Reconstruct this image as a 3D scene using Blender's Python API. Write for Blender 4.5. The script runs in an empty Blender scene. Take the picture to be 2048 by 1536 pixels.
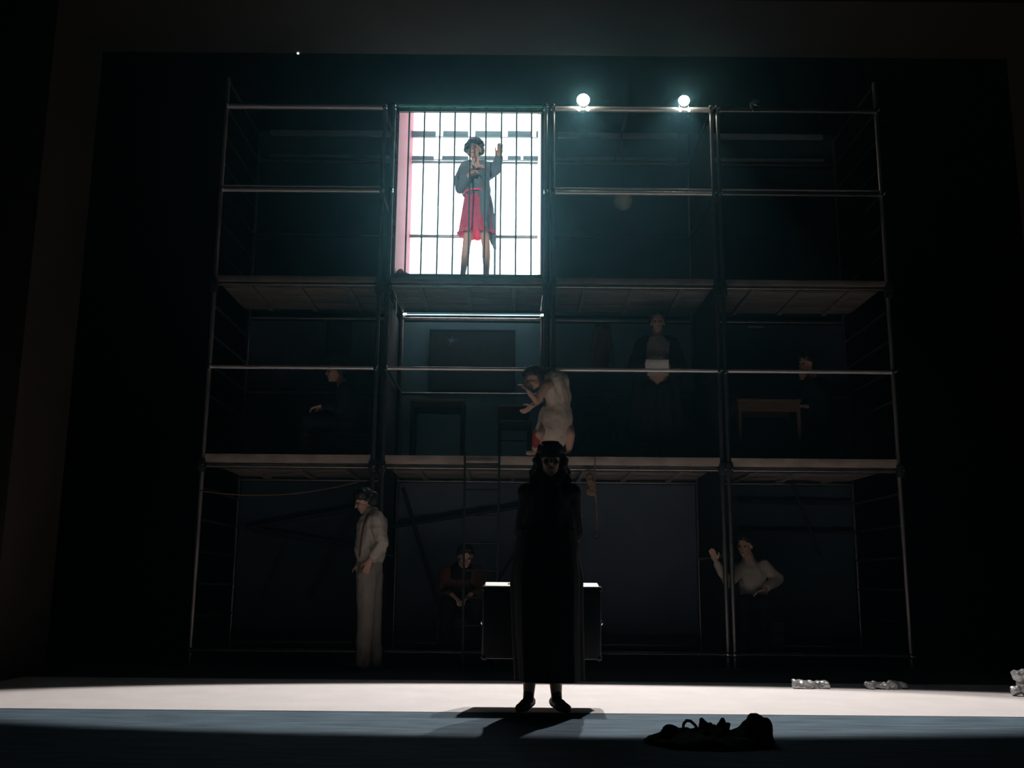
import bpy, bmesh, math, random
from mathutils import Vector, Matrix, Euler, noise as mnoise

random.seed(7)
S = bpy.context.scene
COL = S.collection
PI = math.pi

# ---------------------------------------------------------------- camera
IMW, IMH, FPX = 2048, 1536, 2029.0
CAM_H, PITCH, ROLL = 0.86, math.radians(11.07), 0.0085
cam = bpy.data.cameras.new('camera')
cam.sensor_fit = 'HORIZONTAL'; cam.sensor_width = 36.0
cam.lens = FPX / IMW * 36.0
cam.clip_start = 0.05; cam.clip_end = 100
camo = bpy.data.objects.new('camera', cam); COL.objects.link(camo)
ROT = (Matrix.Rotation(PI / 2 + PITCH, 3, 'X') @ Matrix.Rotation(ROLL, 3, 'Z'))
camo.location = (0, 0, CAM_H); camo.rotation_euler = ROT.to_euler()
S.camera = camo

# ---------------------------------------------------------------- world: black theatre filled with thin stage haze
w = bpy.data.worlds.new('world'); S.world = w; w.use_nodes = True
wn = w.node_tree.nodes; wl = w.node_tree.links
bg = wn['Background']; bg.inputs[0].default_value = (0.002, 0.004, 0.006, 1); bg.inputs[1].default_value = 0.25
vs = wn.new('ShaderNodeVolumeScatter')
vs.inputs['Color'].default_value = (0.30, 0.80, 1.0, 1)
vs.inputs['Density'].default_value = 0.0105
vs.inputs['Anisotropy'].default_value = 0.93
wl.new(vs.outputs[0], wn['World Output'].inputs['Volume'])

# ---------------------------------------------------------------- stage lamps hung above the apron, out of frame
def spot(name, loc, target, watts, size, scale, blend, radius, color):
    l = bpy.data.lights.new(name, 'SPOT'); l.energy = watts; l.spot_size = size; l.spot_blend = blend
    l.shadow_soft_size = radius; l.color = color
    o = bpy.data.objects.new(name, l); COL.objects.link(o); o.location = loc
    d = Vector(target) - Vector(loc)
    o.rotation_euler = d.to_track_quat('-Z', 'Y').to_euler(); o.scale = scale
    return o
# the two lamps on the scaffold's top rail throw a wide flat pool onto the floor in front
for lx, yaw, half, watts in ((0.775, 4.5, 34.0, 1650), (1.87, 7.0, 36.5, 1250)):
    th = math.tan(math.radians(half))
    o = spot('rail_lamp_beam', (lx, 10.66, 6.27), (lx, 10.0, 0), watts, 2 * math.radians(half), (1, 0.206 / th, 1), 0.20, 0.04, (1.0, 0.975, 0.96))
    o.rotation_euler = (Matrix.Rotation(math.radians(-25.1), 3, 'X') @ Matrix.Rotation(math.radians(yaw), 3, 'Y')).to_euler()
# follow spot in the auditorium on the singer
spot('follow_spot', (-2.6, 1.0, 4.6), (-0.42, 11.1, 5.15), 2600, math.radians(8.6), (1, 1, 1), 0.5, 0.05, (1.0, 0.95, 0.92))

# ---------------------------------------------------------------- exposure
S.view_settings.view_transform = 'Standard'
try: S.view_settings.look = 'None'
except Exception: pass
S.view_settings.exposure = 0.0; S.view_settings.gamma = 1.0; S.view_settings.use_curve_mapping = False
S.cycles.use_denoising = True
S.cycles.max_bounces = 3; S.cycles.diffuse_bounces = 3; S.cycles.glossy_bounces = 2; S.cycles.transmission_bounces = 2; S.cycles.volume_bounces = 0
S.cycles.use_adaptive_sampling = True; S.cycles.adaptive_threshold = 0.08; S.cycles.adaptive_min_samples = 16
S.cycles.sample_clamp_indirect = 4.0

# ================================================================ helpers
def P(px, py, Y):
    """the world point at depth Y (metres from the camera along the floor) seen at photo pixel (px, py)"""
    d = ROT @ Vector(((px - IMW / 2) / FPX, (IMH / 2 - py) / FPX, -1.0))
    t = Y / d.y
    return Vector((d.x * t, Y, CAM_H + d.z * t))
def PF(px, py, z=0.0):
    """the world point at height z seen at photo pixel (px, py)"""
    d = ROT @ Vector(((px - IMW / 2) / FPX, (IMH / 2 - py) / FPX, -1.0))
    t = (z - CAM_H) / d.z
    return Vector((d.x * t, d.y * t, z))

def mat(name, color, rough=0.7, metal=0.0, var=0.15, vscale=8.0, bump=0.0, bscale=60.0, emit=None, trans=0.0, stretch=None, spec=0.5):
    m = bpy.data.materials.new(name); m.use_nodes = True
    nt = m.node_tree; n = nt.nodes; l = nt.links
    b = n['Principled BSDF']
    b.inputs['Roughness'].default_value = rough; b.inputs['Metallic'].default_value = metal
    b.inputs['Specular IOR Level'].default_value = spec
    tc = n.new('ShaderNodeTexCoord'); mp = n.new('ShaderNodeMapping')
    l.new(tc.outputs['Object'], mp.inputs[0])
    if stretch: mp.inputs['Scale'].default_value = stretch
    nz = n.new('ShaderNodeTexNoise'); nz.inputs['Scale'].default_value = vscale; nz.inputs['Detail'].default_value = 5
    l.new(mp.outputs[0], nz.inputs['Vector'])
    cr = n.new('ShaderNodeValToRGB')
    lo = [max(0, c * (1 - var)) for c in color]; hi = [min(1, c * (1 + var)) for c in color]
    cr.color_ramp.elements[0].position = 0.3; cr.color_ramp.elements[1].position = 0.7
    cr.color_ramp.elements[0].color = (*lo, 1); cr.color_ramp.elements[1].color = (*hi, 1)
    l.new(nz.outputs['Fac'], cr.inputs[0]); l.new(cr.outputs[0], b.inputs['Base Color'])
    if bump:
        n2 = n.new('ShaderNodeTexNoise'); n2.inputs['Scale'].default_value = bscale; n2.inputs['Detail'].default_value = 3
        l.new(mp.outputs[0], n2.inputs['Vector'])
        bp = n.new('ShaderNodeBump'); bp.inputs['Strength'].default_value = bump; bp.inputs['Distance'].default_value = 0.01
        l.new(n2.outputs['Fac'], bp.inputs['Height']); l.new(bp.outputs[0], b.inputs['Normal'])
    if emit:
        b.inputs['Emission Color'].default_value = (*emit[0], 1); b.inputs['Emission Strength'].default_value = emit[1]
    if trans:
        t = n.new('ShaderNodeBsdfTranslucent'); l.new(cr.outputs[0], t.inputs[0])
        mx = n.new('ShaderNodeMixShader'); mx.inputs[0].default_value = trans
        l.new(b.outputs[0], mx.inputs[1]); l.new(t.outputs[0], mx.inputs[2])
        l.new(mx.outputs[0], n['Material Output'].inputs['Surface'])
    return m

M = {}
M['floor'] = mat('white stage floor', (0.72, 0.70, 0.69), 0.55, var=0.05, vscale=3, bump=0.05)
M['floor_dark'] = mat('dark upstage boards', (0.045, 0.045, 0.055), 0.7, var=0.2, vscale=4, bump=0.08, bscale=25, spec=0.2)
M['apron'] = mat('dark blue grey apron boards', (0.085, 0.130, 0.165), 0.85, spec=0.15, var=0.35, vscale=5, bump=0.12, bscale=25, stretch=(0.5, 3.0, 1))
M['black_wall'] = mat('matte black masking', (0.012, 0.012, 0.013), 0.95, var=0.3, spec=0.1)
M['prosc'] = mat('dark brown proscenium plaster', (0.045, 0.038, 0.033), 0.9, var=0.1, vscale=2, spec=0.1)
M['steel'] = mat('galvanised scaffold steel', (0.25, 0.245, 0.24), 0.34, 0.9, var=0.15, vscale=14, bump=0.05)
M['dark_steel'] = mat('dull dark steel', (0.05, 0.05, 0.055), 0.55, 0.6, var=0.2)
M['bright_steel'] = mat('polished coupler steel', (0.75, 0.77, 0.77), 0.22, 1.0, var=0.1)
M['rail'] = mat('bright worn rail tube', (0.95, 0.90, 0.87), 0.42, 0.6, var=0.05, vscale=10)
M['post'] = mat('worn grey post tube', (0.42, 0.40, 0.39), 0.4, 0.8, var=0.2, vscale=3)
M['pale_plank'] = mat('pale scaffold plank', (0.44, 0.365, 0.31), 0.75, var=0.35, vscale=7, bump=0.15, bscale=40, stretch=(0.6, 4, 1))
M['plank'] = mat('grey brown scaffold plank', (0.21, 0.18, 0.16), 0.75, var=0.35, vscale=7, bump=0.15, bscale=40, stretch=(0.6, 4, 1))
M['cloth_shaded'] = mat('backing cloth with falloff shade in colour', (0.075, 0.11, 0.14), 0.9, var=0.12, vscale=2.5, bump=0.05, spec=0.1)  # outer towers: light falloff put into a darker copy of the cloth
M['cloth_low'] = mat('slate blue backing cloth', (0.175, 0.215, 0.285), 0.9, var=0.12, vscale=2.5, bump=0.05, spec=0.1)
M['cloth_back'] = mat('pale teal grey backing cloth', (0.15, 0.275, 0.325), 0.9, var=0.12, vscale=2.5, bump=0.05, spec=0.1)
M['partition'] = mat('charcoal side board', (0.028, 0.03, 0.034), 0.85, var=0.2, spec=0.2)
M['pink'] = mat('rose pink painted board', (0.30, 0.062, 0.12), 0.7, var=0.06, vscale=3)
M['white_board'] = mat('white painted board', (0.85, 0.85, 0.84), 0.6, var=0.03)
M['lightbox'] = mat('backlit white sheet', (0.85, 0.87, 0.88), 0.8, var=0.02, emit=((0.93, 1.0, 0.99), 3.8))
M['bar'] = mat('dark green iron bar', (0.03, 0.06, 0.055), 0.45, 0.5, var=0.2)
M['fringe_lit_tube'] = mat('tube with green fringe light in colour', (0.16, 0.80, 0.50), 0.35, 0.0, var=0.1)  # the green is fringe light painted into the tube's colour
M['lamp'] = mat('lit lamp glass', (1, 1, 0.95), 0.4, var=0.01, emit=((1.0, 0.97, 0.85), 55.0))
M['clamp_glow'] = mat('lamp clamp with added glow', (1, 1, 0.9), 0.4, var=0.01, emit=((1.0, 1.0, 0.82), 5.0))  # clamps under the lit lamps; light falling on them is added as emission
M['tube'] = mat('faint fluorescent tube', (0.9, 1, 1), 0.4, var=0.01, emit=((0.42, 0.85, 1.0), 5.0))
M['led'] = mat('pinpoint lamp', (1, 1, 0.9), 0.4, var=0.01, emit=((1.0, 1.0, 0.8), 6.0))
M['black_lamp'] = mat('black lamp housing', (0.02, 0.02, 0.022), 0.5, 0.2)
M['batten'] = mat('slate grey batten', (0.15, 0.22, 0.25), 0.6, 0.1, var=0.12)
M['fixture'] = mat('grey metal batten', (0.42, 0.50, 0.52), 0.5, 0.2, var=0.12)
M['skin'] = mat('skin', (0.55, 0.33, 0.25), 0.55, var=0.06, vscale=12)
M['lips'] = mat('lip red', (0.40, 0.20, 0.16), 0.5)
M['eye'] = mat('dark eye', (0.03, 0.02, 0.02), 0.2)
M['black_hair'] = mat('black hair', (0.016, 0.013, 0.012), 0.45, var=0.5, vscale=60, bump=0.6, bscale=90, stretch=(1, 1, 0.3))
M['brown_hair'] = mat('dark brown hair', (0.04, 0.028, 0.02), 0.5, var=0.5, vscale=60, bump=0.6, bscale=90)
M['black_cloth'] = mat('black wool', (0.012, 0.012, 0.014), 0.9, var=0.25, bump=0.15, bscale=120, spec=0.25)
M['grey_coat'] = mat('charcoal grey coat cloth', (0.10, 0.15, 0.185), 0.85, var=0.15, bump=0.15, bscale=100)
M['dress'] = mat('thin rose red dress cloth', (0.85, 0.10, 0.26), 0.7, var=0.12, vscale=20, trans=0.55)
M['red_belt'] = mat('red belt', (0.80, 0.08, 0.16), 0.4)
M['cream'] = mat('cream cotton', (0.64, 0.53, 0.42), 0.85, var=0.1, bump=0.2, bscale=50)
M['white_shirt'] = mat('off white shirt cotton', (0.50, 0.455, 0.39), 0.85, var=0.1, bump=0.25, bscale=40)
M['beige_trousers'] = mat('stone coloured trousers', (0.30, 0.265, 0.23), 0.85, var=0.12, bump=0.2, bscale=40)
M['leather'] = mat('black leather', (0.014, 0.013, 0.013), 0.4, var=0.2, bump=0.1)
M['suspender'] = mat('dark red brown braces', (0.10, 0.035, 0.03), 0.6)
M['brown_vest'] = mat('rust brown waistcoat', (0.13, 0.06, 0.035), 0.8, var=0.2)
M['navy'] = mat('navy cloth', (0.014, 0.017, 0.026), 0.9, var=0.2)
M['wood'] = mat('brown wood', (0.11, 0.062, 0.035), 0.6, var=0.3, vscale=10, stretch=(1, 1, 6))
M['red_wood'] = mat('dull red painted wood', (0.14, 0.03, 0.028), 0.6, var=0.2)
M['black_paint'] = mat('black painted wood', (0.014, 0.014, 0.015), 0.55, var=0.2)
M['case'] = mat('black fibre suitcase', (0.012, 0.012, 0.013), 0.7, var=0.2, bump=0.08, spec=0.2)
M['rim_highlight'] = mat('case rim with highlight in colour', (0.88, 0.90, 0.84), 0.5, 0.0, var=0.05)  # light along the top edge is painted in as a pale rim
M['blackboard'] = mat('dark green blackboard', (0.03, 0.042, 0.045), 0.8, var=0.2)
M['chalk'] = mat('chalk', (0.18, 0.24, 0.30), 0.9)
M['rope'] = mat('brown rope', (0.22, 0.13, 0.08), 0.9, bump=0.4, bscale=120)
M['crumple'] = mat('silvery crumpled wrap', (0.62, 0.64, 0.64), 0.3, 0.35, var=0.1, bump=0.3)
M['paper'] = mat('white paper', (0.6, 0.6, 0.58), 0.8)
M['globe'] = mat('pale grey paper', (0.40, 0.38, 0.33), 0.8)
M['red_cloth'] = mat('bright red cloth', (0.30, 0.03, 0.02), 0.8)

TMP = bpy.data.scenes.new('workbench')      # scratch scene for welding, removed at the end
class MB:
    """collects shapes into one mesh"""
    def __init__(self): self.bm = bmesh.new()
    def box(self, c, s, rot=None, bevel=0.0):
        t = bmesh.new(); bmesh.ops.create_cube(t, size=1.0)
        mtx = Matrix.Translation(Vector(c)) @ (rot.to_4x4() if rot else Matrix()) @ Matrix.Diagonal((*s, 1))
        bmesh.ops.transform(t, matrix=mtx, verts=t.verts)
        if bevel: bmesh.ops.bevel(t, geom=t.edges[:], offset=bevel, segments=2, affect='EDGES', profile=0.5)
        self._merge(t); return self
    def _merge(self, t):
        me = bpy.data.meshes.new('tmp'); t.to_mesh(me); t.free(); self.bm.from_mesh(me); bpy.data.meshes.remove(me)
    def cone(self, p0, r0, p1, r1, n=10, caps=3):
        """rounded tapered limb from p0 to p1"""
        p0 = Vector(p0); p1 = Vector(p1); ax = p1 - p0; L = ax.length
        if L < 1e-6: ax = Vector((0, 0, 1)); L = 1e-6
        ax = ax.normalized(); u = ax.orthogonal().normalized(); v = ax.cross(u)
        rings = []
        for i in range(caps):
            a = PI / 2 * (i + 1) / caps
            rings.append((p0 - ax * r0 * math.cos(a), r0 * math.sin(a)))
        for i in range(caps):
            a = PI / 2 * i / caps
            rings.append((p1 + ax * r1 * math.sin(a), r1 * math.cos(a)))
        self._rings([[c + (u * math.cos(2 * PI * k / n) + v * math.sin(2 * PI * k / n)) * r for k in range(n)] for c, r in rings],
                    p0 - ax * r0, p1 + ax * r1); return self
    def _rings(self, rings, tip0=None, tip1=None):
        bm = self.bm; R = [[bm.verts.new(p) for p in r] for r in rings]; n = len(R[0])
        for a, b in zip(R, R[1:]):
            for k in range(n): bm.faces.new((a[k], a[(k + 1) % n], b[(k + 1) % n], b[k]))
        if tip0 is not None:
            t = bm.verts.new(tip0)
            for k in range(n): bm.faces.new((t, R[0][(k + 1) % n], R[0][k]))
        if tip1 is not None:
            t = bm.verts.new(tip1)
            for k in range(n): bm.faces.new((t, R[-1][k], R[-1][(k + 1) % n]))
    def tube(self, p0, p1, r, n=10):
        p0 = Vector(p0); p1 = Vector(p1); ax = (p1 - p0).normalized(); u = ax.orthogonal().normalized(); v = ax.cross(u)
        self._rings([[c + (u * math.cos(2 * PI * k / n) + v * math.sin(2 * PI * k / n)) * r for k in range(n)] for c in (p0, p1)], p0, p1)
        return self
    def path(self, pts, r, n=8):
        for a, b in zip(pts, pts[1:]): self.cone(a, r, b, r, n, 2)
        return self
    def ell(self, c, r, rot=None, nu=14, nv=9):
        c = Vector(c); rot = rot or Matrix.Identity(3); rings = []
        for i in range(1, nv):
            a = PI * i / nv
            rings.append([c + rot @ Vector((r[0] * math.sin(a) * math.cos(2 * PI * k / nu), r[1] * math.sin(a) * math.sin(2 * PI * k / nu), -r[2] * math.cos(a))) for k in range(nu)])
        self._rings(rings, c + rot @ Vector((0, 0, -r[2])), c + rot @ Vector((0, 0, r[2]))); return self
    def loft(self, rings, n=48, thick=0.006):
        """open draped cloth: rings of (centre, rx, ry, fold depth, folds, phase), given a thickness"""
        def ring(off):
            out = []
            for (c, rx, ry, am, k, ph) in rings:
                row = []
                for i in range(n):
                    a = 2 * PI * i / n; f = 1 + am * math.sin(k * a + ph) + am * 0.5 * math.sin((2 * k + 1) * a + ph * 2)
                    row.append(Vector(c) + Vector(((rx * f - off) * math.cos(a), (ry * f - off) * math.sin(a), 0)))
                out.append(row)
            return out
        bm = self.bm
        A = [[bm.verts.new(p) for p in r] for r in ring(0)]; B = [[bm.verts.new(p) for p in r] for r in ring(thick)]
        for Q, fl in ((A, 0), (B, 1)):
            for a, b in zip(Q, Q[1:]):
                for k in range(n):
                    q = (a[k], a[(k + 1) % n], b[(k + 1) % n], b[k]); bm.faces.new(q[::-1] if fl else q)
        for i in (0, -1):
            for k in range(n): bm.faces.new((A[i][k], A[i][(k + 1) % n], B[i][(k + 1) % n], B[i][k]))
        return self
    def obj(self, name, material, parent=None, smooth=True):
        bm = self.bm
        bmesh.ops.recalc_face_normals(bm, faces=bm.faces[:])
        me = bpy.data.meshes.new(name)
        bm.to_mesh(me); bm.free()
        return link(name, me, material, parent, smooth)
    def fuse(self, name, material, parent=None, voxel=0.012, it=4, displace=0.0, dscale=6.0):
        """weld everything into one continuous organic surface"""
        me = bpy.data.meshes.new('tmp'); bmesh.ops.recalc_face_normals(self.bm, faces=self.bm.faces[:])
        self.bm.to_mesh(me); self.bm.free()
        t = bpy.data.objects.new('tmp', me); TMP.collection.objects.link(t)
        r = t.modifiers.new('r', 'REMESH'); r.mode = 'VOXEL'; r.voxel_size = voxel
        if it:
            s = t.modifiers.new('s', 'SMOOTH'); s.factor = 0.5; s.iterations = it
        with bpy.context.temp_override(scene=TMP, view_layer=TMP.view_layers[0]): dg = bpy.context.evaluated_depsgraph_get()
        dg.update()
        out = bpy.data.meshes.new_from_object(t.evaluated_get(dg)); out.name = name
        bpy.data.objects.remove(t); bpy.data.meshes.remove(me)
        if displace:
            new = []
            for v in out.vertices:
                new.extend(v.co + v.normal * (mnoise.fractal(v.co * dscale, 0.8, 2.0, 3) * displace))
            out.vertices.foreach_set('co', new); out.update()
        return link(name, out, material, parent, True)

ROOTLOC = {}
def link(name, me, material, parent, smooth):
    o = bpy.data.objects.new(name, me); COL.objects.link(o)
    me.materials.clear(); me.materials.append(M[material] if isinstance(material, str) else material)
    if smooth and len(me.polygons):
        me.polygons.foreach_set('use_smooth', [True] * len(me.polygons))
        try: me.set_sharp_from_angle(angle=math.radians(42))
        except Exception: pass
    if parent is not None:
        # shapes are given in world coordinates: move them into the thing's own frame
        top = parent
        while top.parent is not None: top = top.parent
        me.transform(Matrix.Translation(-ROOTLOC.get(top.name, Vector((0, 0, 0)))))
        o.parent = parent
    return o
def thing(name, label, cat, loc, group=None):
    o = bpy.data.objects.new(name, None); COL.objects.link(o); o.location = loc; o.empty_display_size = 0.1
    o['label'] = label; o['category'] = cat
    if group: o['group'] = group
    ROOTLOC[o.name] = Vector(loc)
    return o
def tag(o, label, cat, group=None):
    """a one-mesh thing: put its origin at its base and describe it"""
    me = o.data; xs = [v.co for v in me.vertices]
    c = Vector((sum(v.x for v in xs) / len(xs), sum(v.y for v in xs) / len(xs), min(v.z for v in xs)))
    me.transform(Matrix.Translation(-c)); o.location = c
    o['label'] = label; o['category'] = cat
    if group: o['group'] = group
    ROOTLOC[o.name] = c
    return o
def struct(o, label=None, cat=None):
    o['kind'] = 'structure'
    if label: o['label'] = label
    if cat: o['category'] = cat
    return o
def lab(o, text): o['label'] = text; return o

# ================================================================ the setting
APR = PF(1024, 1425).y            # where the white floor ends
YFL = 9.38                        # and where it begins upstage
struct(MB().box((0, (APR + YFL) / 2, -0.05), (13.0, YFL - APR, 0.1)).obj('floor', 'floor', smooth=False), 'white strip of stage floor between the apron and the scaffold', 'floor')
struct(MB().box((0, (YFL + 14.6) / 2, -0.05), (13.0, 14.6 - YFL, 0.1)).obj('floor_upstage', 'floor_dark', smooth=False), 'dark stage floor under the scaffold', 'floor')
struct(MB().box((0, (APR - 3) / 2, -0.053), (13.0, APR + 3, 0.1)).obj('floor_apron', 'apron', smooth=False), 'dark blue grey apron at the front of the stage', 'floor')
struct(MB().box((0, 14.7, 4.0), (13.2, 0.1, 8.2)).obj('wall_back', 'black_wall', smooth=False), 'black rear wall behind the scaffold', 'wall')
struct(MB().box((-6.5, 5.8, 4.0), (0.1, 17.8, 8.2)).obj('wall_left', 'black_wall', smooth=False), 'black side wall beyond the left wing', 'wall')
struct(MB().box((6.5, 5.8, 4.0), (0.1, 17.8, 8.2)).obj('wall_right', 'black_wall', smooth=False), 'black side wall beyond the right wing', 'wall')
struct(MB().box((0, 5.8, 8.15), (13.2, 17.8, 0.1)).obj('ceiling', 'black_wall', smooth=False), 'black ceiling high over the stage', 'ceiling')
PY0, PY1 = 8.75, 9.8
XL = P(205, 110, PY1).x; XR = P(2012, 110, PY1).x; ZT = P(1024, 110, PY1).z
yc = (PY0 + PY1) / 2
struct(MB().box(((XL - 6.45) / 2, yc, ZT / 2), (XL + 6.45, PY1 - PY0, ZT)).obj('trim_1', 'prosc', smooth=False), 'dark jamb of the stage opening on the left', 'jamb')
struct(MB().box(((XR + 6.45) / 2, yc, ZT / 2), (6.45 - XR, PY1 - PY0, ZT)).obj('trim_2', 'prosc', smooth=False), 'dark jamb of the stage opening on the right', 'jamb')
struct(MB().box((0, yc, (ZT + 8.1) / 2), (12.9, PY1 - PY0, 8.1 - ZT)).obj('trim_3', 'prosc', smooth=False), 'dark brown header over the stage opening', 'header')

# ================================================================ the scaffold: four towers side by side
YF, YB = 10.8, 12.3
ZD2 = P(1024, 912, YF).z          # top of the middle deck
ZD3 = P(1024, 556, YF).z          # top of the upper deck
ZR2 = P(1024, 739, YF).z; ZR3 = P(1024, 385, YF).z; ZTOP = P(1024, 218, YF).z; ZB = P(1024, 1306, YF).z
ZPOST = P(1024, 160, YF).z
xs = [P(px, 740, YF).x for px in (418, 752, 771, 1091, 1106, 1438, 1451, 1785)]
TUBE = 0.024
side_labels = ['steel scaffold tower with a seated dark figure on its middle deck, leftmost of four',
               'steel scaffold tower carrying the brightly lit barred cell',
               'steel scaffold tower with two bright lamps on its top rail',
               'steel scaffold tower with a brown table on its middle deck, rightmost of four']
towers = []
for i in range(4):
    xl, xr = xs[2 * i], xs[2 * i + 1]; xm = (xl + xr) / 2; wd = xr - xl
    t = thing('scaffold_tower', side_labels[i], 'scaffold', (xm, (YF + YB) / 2, 0), 'scaffold towers side by side'); towers.append(t)
    for x, y in ((xl, YF), (xr, YF), (xl, YB), (xr, YB)):
        outer = (i == 0 and x == xl) or (i == 3 and x == xr)
        MB().tube((x, y, 0.10), (x, y, ZPOST if outer else ZTOP + 0.06), TUBE, 12).obj('upright', 'post' if outer and y == YF else 'steel', t)
        MB().tube((x, y, 0.0), (x, y, 0.16), 0.017).obj('base_jack', 'steel', t)
        MB().box((x, y, 0.006), (0.13, 0.13, 0.012)).obj('base_plate', 'steel', t, False)
    # ledgers and guard rails, front and back
    for y in (YF, YB):
        for z, nm, r in ((ZB, 'ledger', 0.026), (ZD2 - 0.13, 'ledger', TUBE), (ZD3 - 0.085, 'ledger', TUBE), (ZR2, 'guard_rail', 0.021),
                         (ZR3, 'guard_rail', 0.024), (ZTOP, 'top_rail', 0.032)):
            if i == 1 and y == YF and z in (ZR3, ZTOP): continue          # the cell front takes their place
            off = -0.012 if nm != 'ledger' else 0.03
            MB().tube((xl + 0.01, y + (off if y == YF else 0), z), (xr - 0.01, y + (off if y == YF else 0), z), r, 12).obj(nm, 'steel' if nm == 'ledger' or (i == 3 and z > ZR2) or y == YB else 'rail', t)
    if i != 1:
        MB().tube((xl + 0.02, YF - 0.005, ZR3 + 0.05), (xr - 0.02, YF - 0.005, ZR3 + 0.05), 0.012).obj('guard_rail', 'rail', t)
    # end frames
    for x in (xl, xr):
        outer = (i == 0 and x == xl) or (i == 3 and x == xr)
        z = ZB
        while z < (ZPOST if outer else ZTOP):
            MB().tube((x, YF, z), (x, YB, z), 0.015 if outer else 0.018, 8).obj('rung', 'steel', t)
            z += 0.335 if outer else 1.005
    # couplers where rails meet uprights
    for x in (xl, xr):
        for z in (ZB, ZD2 - 0.13, ZR2, ZD3 - 0.13, ZR3, ZTOP):
            big = z in (ZD2 - 0.13, ZD3 - 0.13)
            s = 0.075 if big else 0.05
            c = MB().box((x, YF - 0.02, z), (s, s * 1.1, s * (1.8 if big else 1.2)), bevel=0.012).obj('coupler', 'dark_steel' if big else 'bright_steel', t)
            MB().cone((x + 0.02, YF - 0.05, z), 0.011, (x + 0.02, YF - 0.085, z), 0.011, 8, 2).obj('bolt', 'bright_steel', c)
    # two decks of planks, each plank its own
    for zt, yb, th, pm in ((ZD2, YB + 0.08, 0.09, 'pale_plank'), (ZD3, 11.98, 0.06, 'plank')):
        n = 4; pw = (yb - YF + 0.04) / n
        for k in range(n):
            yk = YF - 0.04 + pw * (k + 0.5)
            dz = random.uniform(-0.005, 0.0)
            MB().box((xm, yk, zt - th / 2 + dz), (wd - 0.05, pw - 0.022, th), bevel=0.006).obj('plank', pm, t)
        for k in range(3):
            xk = xl + wd * (0.2 + 0.3 * k)
            MB().box((xk, (YF + yb) / 2, zt - th - 0.02), (0.05, yb - YF - 0.1, 0.035)).obj('joist', pm, t, False)
    # backing cloth behind each level
    for lv, (z0, z1) in enumerate(((0.11, ZD2 - 0.10), (ZD2 + 0.01, ZD3 - 0.10), (ZD3 + 0.01, ZTOP + 0.45))):
        if i == 1 and lv == 2: continue
        MB().box((xm, YB + 0.11, (z0 + z1) / 2), (wd + 0.05, 0.03, z1 - z0)).obj('back_panel', 'cloth_shaded' if i in (0, 3) else 'cloth_back' if lv else 'cloth_low', t, False)
    # beams along the back near the top
    for (py, hgt) in ((268, 0.075), (316, 0.06)):
        if i == 1: continue
        zz = P(1024, py, YB).z
        MB().box((xm, YB + 0.03, zz), (wd * 0.86, 0.05, hgt), bevel=0.008).obj('back_beam', 'fixture', t)
# diagonal braces in the lowest level
def brace(t, a, b, r=0.02, m='dark_steel'): MB().tube(a, b, r, 10).obj('brace', m, t)
YBR = YB - 0.05
brace(towers[1], P(785, 1053, YBR), P(1055, 1011, YBR), 0.026)
brace(towers[0], P(490, 1057, YBR), P(745, 1010, YBR), 0.024)
brace(towers[0], P(505, 1062, YBR - 0.06), P(735, 1100, YBR - 0.06), 0.02)
brace(towers[0], P(735, 965, YBR - 0.12), P(620, 1195, YBR - 0.12), 0.024)
brace(towers[0], P(575, 1075, YBR - 0.15), P(520, 1200, YBR - 0.15), 0.018)
brace(towers[1], P(806, 975, YBR - 0.1), P(874, 1205, YBR - 0.1), 0.024)
brace(towers[1], P(1032, 1103, YBR - 0.1), P(985, 1180, YBR - 0.1), 0.02)
brace(towers[3], P(1478, 1004, YBR), P(1715, 1008, YBR), 0.02)
brace(towers[3], P(1478, 1063, YBR), P(1715, 1065, YBR), 0.02)
brace(towers[3], P(1580, 955, YBR - 0.1), P(1640, 1110, YBR - 0.1), 0.02)

# side boards in the gaps between the towers
def partition(px, z0, z1, label):
    x = P(px, 740, YF).x
    o = MB().box((x, (YF + YB) / 2 + 0.115, (z0 + z1) / 2), (0.025, YB - YF - 0.19, z1 - z0)).obj('side_board', 'partition', smooth=False)
    return tag(o, label, 'board', 'upright boards between the towers')
partition(761, 0.14, ZD3 - 0.12, 'tall dark upright board between the first and second scaffold towers')
partition(1098.5, 0.14, ZTOP, 'tall dark upright board between the cell tower and the lamp tower')
partition(1444.5, 0.14, ZTOP, 'tall dark upright board between the lamp tower and the last tower')

# ================================================================ the lit cell
XC0, XC1 = P(788, 380, YF).x, P(1090, 380, YF).x
XC0 = max(XC0, xs[2] + 0.045); XC1 = min(XC1, xs[3] - 0.04)
cell = thing('lit_cell', 'brightly lit white cell with pink side walls and thin vertical bars', 'cell', ((XC0 + XC1) / 2, 11.5, ZD3 + 0.005))
zc0, zc1 = ZD3 + 0.012, P(1024, 220, YF).z
YC = YB - 0.02
ztb = P(940, 224, YB + 0.1).z         # the sheet rises above the lintel at the back
lb = MB().box(((XC0 + XC1) / 2, YB + 0.105, (zc0 + ztb) / 2), (XC1 - XC0 + 0.06, 0.02, ztb - zc0)).obj('light_sheet', 'lightbox', cell, False)
lb.data.materials.append(M['partition'])
for p in lb.data.polygons:
    if p.normal.y > -0.5: p.material_index = 1
MB().box(((XC0 + XC1) / 2, YB + 0.14, (zc0 + ztb) / 2), (XC1 - XC0 + 0.10, 0.02, ztb - zc0 + 0.04)).obj('sheet_backing', 'partition', cell, False)
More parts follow.
